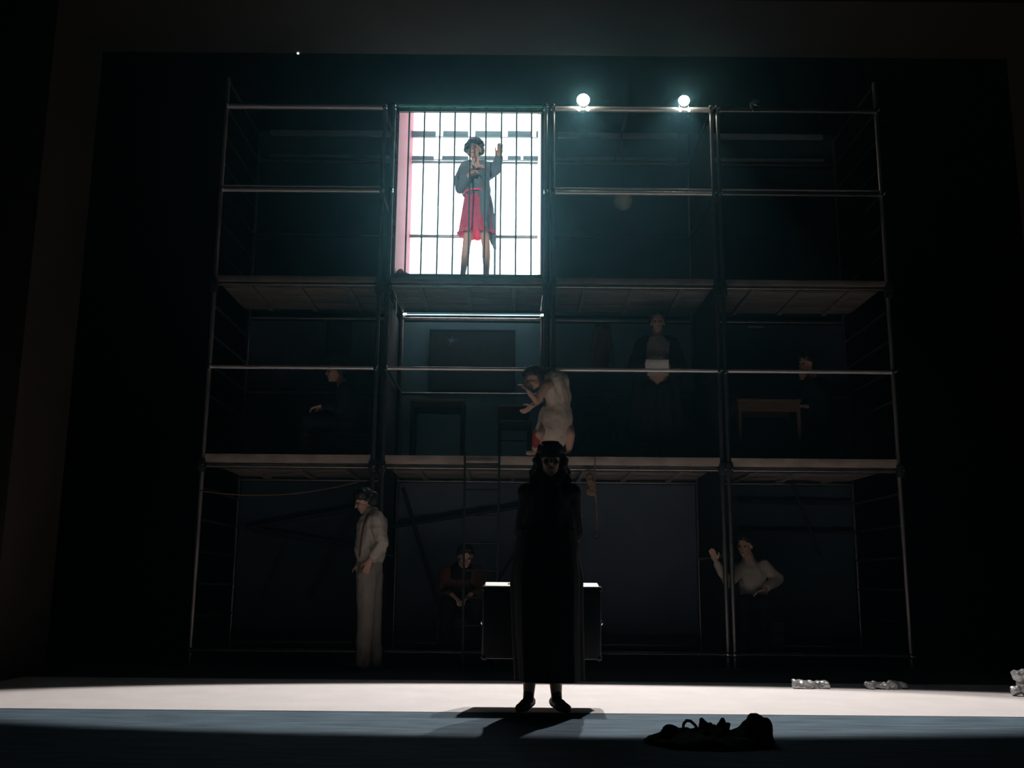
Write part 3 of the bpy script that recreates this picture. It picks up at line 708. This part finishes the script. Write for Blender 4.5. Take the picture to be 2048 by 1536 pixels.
for f, rx, ry, am in ((0.0, 0.205, 0.15, 0.0), (0.18, 0.225, 0.17, 0.02), (0.32, 0.245, 0.185, 0.03), (0.7, 0.235, 0.20, 0.04), (1.0, 0.225, 0.205, 0.05)):
    c = W(1094, 1060).lerp(W(1091 + 12 * max(0, f - 0.3), 1361), f); c.y = Y0; sk.append((c, rx, ry, am, 8, 1.0 + f))
MB().loft(sk, 80, 0.012).obj('coat_skirt', 'black_cloth', t)
b = MB()
for sg in (-1, 1): b.cone(W(1100 + sg * 13, 968, -0.10), 0.022, W(1100 + sg * 26, 945, 0.0), 0.024); b.cone(W(1100 + sg * 26, 945, 0.0), 0.024, W(1100, 945, 0.10), 0.026)
b.fuse('collar', 'black_cloth', t, 0.010, 2)
for a_, d in ((ank[0], (-0.45, -1, 0)), (ank[1], (0.45, -1, 0))):
    b = MB(); shoe(b, a_, d, 0.23, 1.05); b.fuse('shoe', 'leather', t, 0.009, 2)
    b = MB()

# the suitcase held behind her legs
A = P(966, 1168, caseY - 0.02); B = P(1203, 1317, caseY - 0.02); w_ = B.x - A.x; h_ = A.z - B.z
cc = Vector(((A.x + B.x) / 2, caseY + 0.10, (A.z + B.z) / 2))
sc = thing('suitcase', 'large black suitcase with a top highlight painted pale, held behind the front woman', 'suitcase', Vector((cc.x, cc.y, B.z)))
MB().box(cc, (w_, 0.19, h_), bevel=0.02).obj('shell', 'case', sc)
for sg in (-1, 1):
    MB().box(cc + Vector((0, 0, sg * (h_ / 2))), (w_ - 0.03, 0.165 if sg > 0 else 0.03, 0.016 if sg > 0 else 0.012), bevel=0.005).obj('rim', 'rim_highlight' if sg > 0 else 'case', sc)
    MB().box(cc + Vector((sg * (w_ / 2), 0, 0)), (0.012, 0.03, h_ - 0.03), bevel=0.004).obj('rim', 'case', sc)
    for sz in (-1, 1):
        MB().ell(cc + Vector((sg * (w_ / 2 - 0.012), -0.07, sz * (h_ / 2 - 0.012))), (0.022, 0.028, 0.022)).obj('corner_cap', 'case', sc)
    MB().box(cc + Vector((sg * 0.22, -0.005, h_ / 2 + 0.004)), (0.05, 0.045, 0.02), bevel=0.004).obj('latch', 'bright_steel', sc)
    MB().ell(cc + Vector((sg * (w_ / 2 + 0.004), -0.05, 0.0)), (0.01, 0.012, 0.018)).obj('side_stud', 'bright_steel', sc)
hp = [cc + Vector((0.13 * math.cos(PI * k / 10) * -1, 0, h_ / 2 + 0.055 * math.sin(PI * k / 10) ** 0.6)) for k in range(11)]
MB().path(hp, 0.011).obj('handle', 'leather', sc)
sc.rotation_euler.x = math.radians(9)

# ---- stooping figure in cream at the edge of the middle deck
Y0 = YF + 0.02; zf = ZD2
t = thing('person', 'stooping figure in a cream dress at the edge of the middle deck', 'person', (P(1108, 912, Y0).x, Y0 + 0.05, zf))
b = MB()
hc = W(1066, 757, -0.20); q, rot = head(b, hc, (-0.75, -0.25, -0.6), (-0.62, 0, 0.72), 0.95)
neck = W(1086, 758, -0.13); chest = W(1110, 768, -0.06); waist = W(1118, 800, 0.03); pel = W(1116, 832, 0.10)
b.cone(hc + Vector((0.04, 0.03, 0.0)), 0.05, neck, 0.05); b.cone(neck, 0.055, chest, 0.11); b.cone(chest, 0.115, waist, 0.105); b.cone(waist, 0.105, pel, 0.135)
shL, shR = W(1092, 772, -0.20), W(1118, 760, 0.06)
elL, wrL = W(1073, 802, -0.24), W(1057, 783, -0.30); elR, wrR = W(1080, 800, 0.0), W(1064, 812, -0.14)
chain(b, [shL, elL, wrL], [0.05, 0.038, 0.026]); chain(b, [shR, elR, wrR], [0.05, 0.038, 0.026]); b.cone(chest, 0.09, shL, 0.05); b.cone(chest, 0.09, shR, 0.05)
hand(b, wrL, (-0.5, 0, 0.6), (-0.4, 0, -0.3), (0, -1, 0.2), 0.5, 0.95); hand(b, wrR, (-0.6, -0.2, -0.5), (0, 0.5, 0.5), (0, -0.5, 0.8), 0.5, 0.95)
for (hx, kx, ax, dy) in ((1092, 1078, 1069, -0.02), (1128, 1140, 1138, 0.05)):
    h_ = W(hx, 842, 0.06); k_ = W(kx, 868, -0.12 + dy); a_ = W(ax, 908, dy + 0.02); a_.z = zf + 0.085
    chain(b, [h_, k_, k_.lerp(a_, 0.35) + Vector((0, 0.03, 0)), a_], [0.085, 0.056, 0.054, 0.034]); b.cone(pel, 0.11, h_, 0.085)
    b.cone(a_ + Vector((0.01, 0.02, -0.05)), 0.030, a_ + Vector((-0.07, -0.05, -0.056)), 0.026)
b.fuse('body', 'skin', t, 0.0072, 3); face_parts(q, rot, t, 0.95)
b = MB(); hair_cap(b, q, 0.98); b.ell(q(0, -0.09, 0.02), (0.07, 0.07, 0.08)); b.fuse('hair', 'brown_hair', t, 0.010, 1, 0.006, 40)
b = MB()
b.cone(W(1108, 764, -0.06), 0.125, W(1116, 800, 0.0), 0.125); b.cone(W(1120, 762, 0.02), 0.10, W(1124, 800, 0.05), 0.11); b.cone(W(1098, 775, -0.12), 0.085, W(1110, 800, -0.05), 0.09)
b.cone(W(1116, 800, 0.0), 0.125, W(1112, 835, 0.03), 0.195); b.cone(W(1112, 835, 0.03), 0.195, W(1108, 866, 0.0), 0.17)
b.cone(W(1108, 866, 0.0), 0.17, W(1104, 880, 0.0), 0.15)
b.fuse('dress', 'cream', t, 0.011, 4, 0.012, 8)
b = MB(); b.cone(W(1074, 868, -0.13), 0.055, W(1071, 888, -0.08), 0.045); b.fuse('red_stocking_band', 'red_cloth', t, 0.01, 2)

# ---- man in a white shirt beside the leftmost tower
Y0 = 10.42; zf = 0.0
t = thing('person', 'man in a white shirt and pale trousers standing beside the leftmost tower', 'person', (P(742, 1330, Y0).x, Y0, 0))
b = MB()
hc = W(729, 1003, -0.02); q, rot = head(b, hc, (-1, -0.25, -0.42), (-0.36, 0, 1), 1.0)
neck = W(741, 1022); chest = W(745, 1050); waist = W(741, 1105); pel = W(740, 1130)
b.cone(hc + Vector((0.03, 0.01, -0.05)), 0.055, neck, 0.055); b.cone(neck, 0.06, chest, 0.12); b.cone(chest, 0.125, waist, 0.115); b.cone(waist, 0.115, pel, 0.125)
shL, shR = W(752, 1036, -0.14), W(746, 1036, 0.16)
elL, wrL = W(764, 1088, -0.16), W(738, 1122, -0.20); elR, wrR = W(728, 1092, 0.14), W(718, 1128, 0.0)
chain(b, [shL, elL, wrL], [0.055, 0.043, 0.03]); chain(b, [shR, elR, wrR], [0.055, 0.043, 0.03]); b.cone(chest, 0.1, shL, 0.055); b.cone(chest, 0.1, shR, 0.055)
hand(b, wrL, (-0.25, 0, -1), (0, 0.6, 0), (-1, 0, 0), 0.45); hand(b, wrR, (0.1, -0.1, -1), (0, -0.6, 0), (-1, 0, 0), 0.45)
legs = []
for (hx, kx, ax, dy) in ((734, 731, 727, -0.09), (746, 746, 749, 0.09)):
    h_ = W(hx, 1150, dy); k_ = W(kx, 1238, dy); a_ = W(ax, 1320, dy); a_.z = 0.10
    chain(b, [h_, k_, a_], [0.09, 0.058, 0.038]); b.cone(pel, 0.11, h_, 0.09); legs.append((h_, k_, a_))
b.fuse('body', 'skin', t, 0.0075, 3); face_parts(q, rot, t)
b = MB(); hair_cap(b, q, 1.05); b.ell(q(0, 0.0, 0.07), (0.095, 0.105, 0.075)); b.ell(q(0, -0.08, 0.0), (0.08, 0.06, 0.08)); b.fuse('hair', 'black_hair', t, 0.010, 1, 0.008, 30)
b = MB(); b.cone(neck + Vector((0.01, 0, -0.02)), 0.085, chest, 0.155); b.cone(chest, 0.158, waist + Vector((0, 0, 0.02)), 0.155); b.cone(waist + Vector((0, 0, 0.02)), 0.158, waist + Vector((0, 0, -0.06)), 0.14)
b.cone(shL, 0.08, elL, 0.068); b.cone(elL, 0.068, W(750, 1108, -0.19), 0.058); b.cone(shR, 0.08, elR, 0.068); b.cone(elR, 0.068, W(722, 1112, 0.06), 0.055)
b.cone(chest, 0.13, shL, 0.08); b.cone(chest, 0.13, shR, 0.08)
b.fuse('shirt', 'white_shirt', t, 0.011, 3, 0.012, 9)
b = MB()
for h_, k_, a_ in legs: b.cone(pel, 0.135, h_, 0.105); b.cone(h_, 0.108, k_, 0.085); b.cone(k_, 0.085, a_ + Vector((0, 0, -0.02)), 0.075)
b.fuse('trousers', 'beige_trousers', t, 0.012, 3, 0.008, 9)
for sg, dy in ((0, -0.155), (1, 0.155)):
    MB().path([W(736 + sg * 4, 1028, dy * 0.75), W(727, 1052, dy * 1.05), W(722, 1080, dy * 1.08), W(719, 1112, dy * 1.0)], 0.009).obj('suspender', 'suspender', t)
for h_, k_, a_ in legs:
    b = MB(); shoe(b, a_, (-1, -0.15, 0), 0.25, 1.05); b.fuse('shoe', 'leather', t, 0.01, 2)

# ---- tall man in a black coat on the middle deck of the lamp tower
Y0 = 11.35; zf = ZD2
t = thing('person', 'tall man in a wide black coat holding a pale sheet on the middle deck', 'person', (P(1314, 912, Y0).x, Y0, zf))
b = MB()
hc = W(1315, 645, -0.02); q, rot = head(b, hc, (-0.1, -1, -0.1), (0, 0, 1), 1.0)
neck = W(1315, 668); chest = W(1314, 700); waist = W(1314, 745); pel = W(1314, 780)
b.cone(hc + Vector((0, 0.02, -0.06)), 0.055, neck, 0.055); b.cone(neck, 0.06, chest, 0.13); b.cone(chest, 0.135, waist, 0.12); b.cone(waist, 0.12, pel, 0.13)
shL, shR = W(1285, 688), W(1344, 688); elL, elR = W(1270, 735, -0.04), W(1358, 735, -0.04); wrL, wrR = W(1293, 728, -0.26), W(1335, 732, -0.26)
chain(b, [shL, elL, wrL], [0.06, 0.045, 0.03]); chain(b, [shR, elR, wrR], [0.06, 0.045, 0.03]); b.cone(chest, 0.1, shL, 0.06); b.cone(chest, 0.1, shR, 0.06)
hand(b, wrL, (0.7, -0.4, 0.1), (0.2, -0.2, -1), (0, -0.3, 1), 0.5); hand(b, wrR, (-0.7, -0.4, 0.1), (-0.2, -0.2, -1), (0, -0.3, 1), 0.5)
legs = []
for hx, ax in ((1302, 1299), (1326, 1330)):
    h_ = W(hx, 795); k_ = W((hx + ax) / 2, 850, -0.01); a_ = W(ax, 905); a_.z = zf + 0.10
    chain(b, [h_, k_, a_], [0.09, 0.058, 0.038]); b.cone(pel, 0.11, h_, 0.09); legs.append((h_, k_, a_))
b.fuse('body', 'skin', t, 0.008, 3); face_parts(q, rot, t)
b = MB(); hair_cap(b, q, 1.03); b.fuse('hair', 'black_hair', t, 0.011, 1, 0.006, 40)
MB().loft([(W(1314, 676), 0.10, 0.09, 0, 5, 0), (W(1314, 700), 0.15, 0.145, 0, 5, 0), (W(1314, 755), 0.145, 0.142, 0.01, 7, 0)], 40, 0.008).obj('shirt', 'white_shirt', t)
b = MB()
for sg, sh, el, wr in ((-1, shL, elL, wrL), (1, shR, elR, wrR)):
    b.cone(sh, 0.085, el, 0.095); b.cone(el, 0.09, wr.lerp(el, 0.25), 0.07)
    b.cone(W(1314 + sg * 20, 684, 0.03), 0.085, W(1314 + sg * 32, 775, 0.02), 0.12); b.cone(W(1314 + sg * 32, 775, 0.02), 0.12, W(1314 + sg * 40, 866, 0.02), 0.13)
    b.cone(W(1314 + sg * 14, 780, -0.06), 0.11, W(1314 + sg * 18, 868, -0.05), 0.12)
b.cone(W(1314, 684, 0.08), 0.11, W(1314, 780, 0.10), 0.15); b.cone(W(1314, 780, 0.10), 0.15, W(1314, 868, 0.10), 0.15)
b.fuse('coat', 'black_cloth', t, 0.013, 4, 0.01, 7)
b = MB()
for h_, k_, a_ in legs: b.cone(h_, 0.1, k_, 0.08); b.cone(k_, 0.08, a_, 0.068)
b.fuse('trousers', 'black_cloth', t, 0.014, 3)
for h_, k_, a_ in legs:
    b = MB(); shoe(b, a_, (0, -1, 0), 0.25, 1.05); b.fuse('shoe', 'leather', t, 0.011, 2)
o = MB().box(W(1314, 732, -0.36), (0.26, 0.008, 0.15), Matrix.Rotation(0.5, 3, 'X'), 0.003).obj('paper_sheet', 'paper', smooth=False)
tag(o, 'pale sheet held in both hands by the man in the black coat', 'paper')

# ---- seated figures
def seated(label, Yv, zfl, hpx, spx, head_f, hip, knees, anks, arms, shirt, trousers, hair='black_hair', thick=0.0, hair_s=1.0, foot_d=(0, -1, 0), head_up=(0, 0, 1), vest=None, bare_shins=False):
    global Y0
    Y0 = Yv
    hc = W(*hpx); sh0 = W(*spx); pel = W(*hip)
    t = thing('person', label, 'person', (pel.x, pel.y, zfl))
    b = MB(); q, rot = head(b, hc, head_f, head_up)
    neck = hc.lerp(sh0, 0.62); chest = sh0.lerp(pel, 0.3)
    b.cone(hc.lerp(neck, 0.4), 0.05, neck, 0.053); b.cone(neck, 0.058, chest, 0.115); b.cone(chest, 0.12, pel, 0.13)
    for (s_, e_, w2, hd, hn, th) in arms:
        s_, e_, w2 = W(*s_), W(*e_), W(*w2)
        chain(b, [s_, e_, w2], [0.055, 0.042, 0.028]); b.cone(chest, 0.09, s_, 0.055); hand(b, w2, hd, hn, th, 0.5)
    L = []
    for k_, a_, off in zip(knees, anks, (-0.09, 0.09)):
        k_ = W(*k_); a_ = W(*a_); a_.z = zfl + 0.10
        side = (k_ - pel); side.z = 0; perp = Vector((-side.y, side.x, 0)).normalized() if side.length > 0.01 else Vector((1, 0, 0))
        h_ = pel + Vector((0, 0, -0.01)) + (perp if (k_ - pel).dot(perp) > 0 else -perp) * 0.07
        chain(b, [h_, k_, a_], [0.09, 0.06, 0.038]); L.append((h_, k_, a_))
    b.fuse('body', 'skin', t, 0.0085, 3); face_parts(q, rot, t)
    b = MB(); hair_cap(b, q, 1.03 * hair_s); b.fuse('hair', hair, t, 0.011, 1, 0.007, 35)
    b = MB(); b.cone(neck.lerp(chest, 0.4), 0.085, chest, 0.15); b.cone(chest, 0.152, pel + Vector((0, 0, 0.06)), 0.15)
    for (s_, e_, w2, hd, hn, th) in arms:
        s_, e_, w2 = W(*s_), W(*e_), W(*w2); b.cone(chest, 0.12, s_, 0.078); b.cone(s_, 0.078, e_, 0.062); b.cone(e_, 0.06, e_.lerp(w2, 0.8), 0.046)
    b.fuse('shirt', shirt, t, 0.013, 3, 0.01, 9)
    if vest:
        b = MB(); b.cone(chest + Vector((0, 0, 0.05)), 0.155, pel + Vector((0, 0, 0.08)), 0.158); b.fuse('waistcoat', vest, t, 0.013, 3, 0.008, 9)
    b = MB()
    for h_, k_, a_ in L:
        b.cone(pel, 0.14, h_, 0.11); b.cone(h_, 0.105, k_, 0.082); b.cone(k_, 0.078, k_.lerp(a_, 0.35 if bare_shins else 0.97), 0.062)
    b.fuse('trousers', trousers, t, 0.014, 3, 0.008, 9)
    for h_, k_, a_ in L:
        b = MB(); shoe(b, a_, foot_d, 0.24, 1.05); b.fuse('shoe', 'leather', t, 0.011, 2)
    return t
# on the leftmost tower, facing left
seated('seated figure in dark clothes facing left on the leftmost tower', 11.4, ZD2, (670, 744), (690, 772), (-1, -0.35, -0.1), (695, 852, 0.0),
       [(612, 842, -0.10), (618, 840, 0.10)], [(604, 902, -0.10), (618, 902, 0.12)],
       [((690, 778, -0.17), (678, 815, -0.2), (642, 812, -0.15), (-1, 0, -0.2), (0, 0, -1), (0, 1, 0)), ((688, 778, 0.17), (674, 816, 0.18), (645, 818, 0.10), (-1, 0, -0.2), (0, 0, -1), (0, -1, 0))],
       'black_cloth', 'navy', foot_d=(-1, -0.2, 0), bare_shins=True)
stick_chair('dark chair under the seated figure on the leftmost tower', 662, 728, 11.4, ZD2, 'black_paint', 'black_paint', -1.45, 0.28, 0.72)
# on the last tower behind the brown table
seated('seated figure in black leaning on a hand behind the brown table', 11.75, ZD2, (1612, 728), (1626, 762), (-1, -0.6, -0.15), (1634, 850, 0.0),
       [(1588, 848, -0.10), (1592, 846, 0.12)], [(1586, 904, -0.05), (1592, 904, 0.14)],
       [((1614, 768, -0.15), (1596, 800, -0.2), (1604, 757, -0.16), (0.1, 0.1, 1), (0, 0.4, 0), (1, 0, 0)), ((1640, 766, 0.1), (1648, 812, 0.0), (1612, 812, -0.12), (-1, -0.2, 0), (0, 0, -1), (0, 1, 0))],
       'black_cloth', 'navy', foot_d=(-1, -0.2, 0))
stick_chair('dark chair under the figure behind the brown table', 1612, 1672, 11.78, ZD2, 'black_paint', 'black_paint', -1.3, 0.28, 0.70)
# below the cell, hunched on a crate
seated('hunched figure in a rust brown waistcoat sitting under the middle deck', 11.42, 0.0, (931, 1112, -0.16), (924, 1136, -0.02), (0.1, -1, -0.55), (921, 1210, 0.05),
       [(893, 1206, -0.42), (950, 1206, -0.42)], [(890, 1318, -0.36), (952, 1318, -0.36)],
       [((890, 1143, 0.0), (884, 1185, -0.18), (905, 1190, -0.42), (0.6, -0.4, -0.5), (0, 0, -1), (0.5, 0, 1)), ((954, 1143, 0.0), (962, 1185, -0.18), (940, 1190, -0.42), (-0.6, -0.4, -0.5), (0, 0, -1), (-0.5, 0, 1))],
       'brown_vest', 'black_cloth', head_up=(0, -0.4, 1), vest='black_cloth')
# in the last tower, white shirt, one hand raised
seated('figure in a white shirt with one hand raised at the foot of the last tower', 11.17, 0.0, (1489, 1092, -0.05), (1500, 1124, 0.0), (-0.6, -1, -0.2), (1508, 1205, 0.05),
       [(1488, 1204, -0.28), (1530, 1204, -0.28)], [(1486, 1300, -0.20), (1532, 1300, -0.20)],
       [((1478, 1138, 0.0), (1457, 1165, -0.25), (1432, 1122, -0.28), (-0.35, 0, 0.9), (-0.3, -1, 0), (1, 0, 0.2)), ((1526, 1132, 0.0), (1556, 1158, 0.04), (1528, 1180, -0.2), (-1, -0.3, -0.2), (0, 0, -1), (0, 1, 0))],
       'white_shirt', 'black_cloth')
def crate(px, Y, z1, label, wx=0.44, dy=0.4):
    c = Vector((P(px, 1250, Y).x, Y, 0)); t = thing('crate', label, 'crate', c, 'crates used as seats')
    n = 4
    for k in range(n):
        zz = z1 * (k + 0.5) / n
        for sy in (-1, 1): MB().box(c + Vector((0, sy * dy / 2, zz)), (wx, 0.018, z1 / n - 0.014)).obj('slat', 'black_paint', t, False)
        for sx in (-1, 1): MB().box(c + Vector((sx * wx / 2, 0, zz)), (0.018, dy, z1 / n - 0.014)).obj('slat', 'black_paint', t, False)
    MB().box(c + Vector((0, 0, z1 - 0.01)), (wx + 0.02, dy + 0.02, 0.02)).obj('lid', 'black_paint', t, False)
crate(921, 11.59, 0.47, 'black slatted crate under the hunched figure in rust brown', 0.5, 0.36)
crate(1510, 11.34, 0.47, 'black slatted crate under the figure with one hand raised', 0.5, 0.36)

# ================================================================ things lying on the stage floor
def lump(name, m, spec, label, cat, voxel=0.01, disp=0.012, ds=14, parent=None, zfloor=0.0):
    b = MB()
    for (px, py, Y, rx, ry, rz) in spec: b.ell(P(px, py, Y), (rx, ry, rz), None, 12, 8)
    o = b.fuse(name, m, None, voxel, 2, disp, ds); 
    for v in o.data.vertices:
        if v.co.z < zfloor + 0.001: v.co.z = zfloor + 0.001
    return tag(o, label, cat)
# a heap of dark clothes and bags on the apron
YH = 5.85
lump('dark_coat_heap', 'black_cloth', [(1318, 1482, YH, 0.09, 0.12, 0.035), (1340, 1470, YH, 0.055, 0.08, 0.05), (1370, 1478, YH, 0.10, 0.14, 0.05), (1420, 1472, YH, 0.12, 0.14, 0.055), (1405, 1488, YH - 0.12, 0.22, 0.12, 0.04), (1465, 1482, YH, 0.12, 0.14, 0.05), (1460, 1490, YH - 0.12, 0.16, 0.12, 0.04)],
     'heap of crumpled dark clothes lying on the apron', 'clothes', 0.01, 0.016, 10)
lump('dark_bag', 'black_cloth', [(1509, 1462, YH, 0.085, 0.10, 0.07), (1492, 1474, YH, 0.10, 0.11, 0.055), (1533, 1462, YH, 0.038, 0.09, 0.075), (1510, 1446, YH, 0.05, 0.07, 0.055), (1524, 1480, YH - 0.02, 0.07, 0.1, 0.05), (1507, 1434, YH, 0.025, 0.05, 0.02)],
     'slumped dark bag at the right end of the clothes heap', 'bag', 0.01, 0.008, 12)
for px, lbl in ((1405, 'dark pointed boot sticking up from the clothes heap, nearer the strap'), (1441, 'dark pointed boot sticking up from the clothes heap, nearer the bag')):
    bt = thing('boot', lbl, 'boot', P(px, 1470, YH), 'boots on the clothes heap')
    b = MB(); b.cone(P(px + 6, 1472, YH), 0.045, P(px + 4, 1456, YH), 0.038); b.cone(P(px + 4, 1456, YH), 0.036, P(px - 2 + (px > 1420) * 6, 1439, YH - 0.02), 0.014); b.fuse('upper', 'leather', bt, 0.008, 2)
    MB().box(P(px + 14, 1458, YH), (0.012, 0.05, 0.07), Matrix.Rotation(0.25, 3, 'Y'), 0.004).obj('sole', 'black_paint', bt)
pts = [P(1366, 1470, YH), P(1367, 1448, YH), P(1373, 1441, YH), P(1381, 1442, YH), P(1390, 1450, YH), P(1398, 1464, YH)]
tag(MB().path(pts, 0.008).obj('bag_strap', 'leather'), 'looped dark strap standing up from the clothes heap', 'strap')
c = PF(1492, 1491)
b = MB(); b.box(c + Vector((0, 0, 0.004)), (0.19, 0.10, 0.004), Euler((0.02, 0.03, 0.25)).to_matrix()); b.box(c + Vector((0.05, 0.03, 0.012)), (0.10, 0.07, 0.003), Euler((0.15, -0.1, 0.5)).to_matrix())
tag(b.obj('paper_scrap', 'paper', smooth=False), 'white paper scrap in front of the dark bag', 'paper')
# silvery crumpled wraps at the back edge of the light
def wrap(px0, px1, py, hgt, label):
    A = PF(px0, py); B = PF(px1, py); b = MB(); n = 7
    for k in range(n):
        f = (k + 0.5) / n; c = A.lerp(B, f) + Vector((0, random.uniform(-0.03, 0.03), hgt * random.uniform(0.3, 0.6)))
        b.ell(c, ((B.x - A.x) / n * 0.95, 0.06, hgt * 0.55), Euler((random.random(), random.random() * 0.4, random.random())).to_matrix(), 8, 6)
    o = b.fuse('crumpled_wrap', 'crumple', None, 0.008, 1, 0.010, 22)
    for v in o.data.vertices:
        if v.co.z < 0.001: v.co.z = 0.001
    tag(o, label, 'wrap', 'crumpled wraps at the back edge of the lit floor')
wrap(1588, 1655, 1377, 0.065, 'silvery crumpled wrap on the lit floor, farthest from the right edge')
wrap(1735, 1812, 1378, 0.055, 'silvery crumpled wrap on the lit floor, in front of the last tower\'s foot')
A = PF(2040, 1392)
b = MB()
for (dx, dz, r) in ((-0.03, 0.035, 0.045), (0.05, 0.04, 0.05), (0.02, 0.09, 0.045), (0.0, 0.15, 0.05), (0.05, 0.165, 0.05), (-0.02, 0.17, 0.035), (0.1, 0.10, 0.04)):
    b.ell(A + Vector((dx, 0, dz)), (r, r, r * 0.8), None, 10, 7)
o = b.fuse('crumpled_wrap', 'crumple', None, 0.008, 1, 0.012, 22); o.data.transform(Matrix.Translation((0, 0, 0.006)))
tag(o, 'tall silvery crumpled bundle at the right edge of the lit floor', 'wrap', 'crumpled wraps at the back edge of the lit floor')

bpy.data.scenes.remove(TMP)
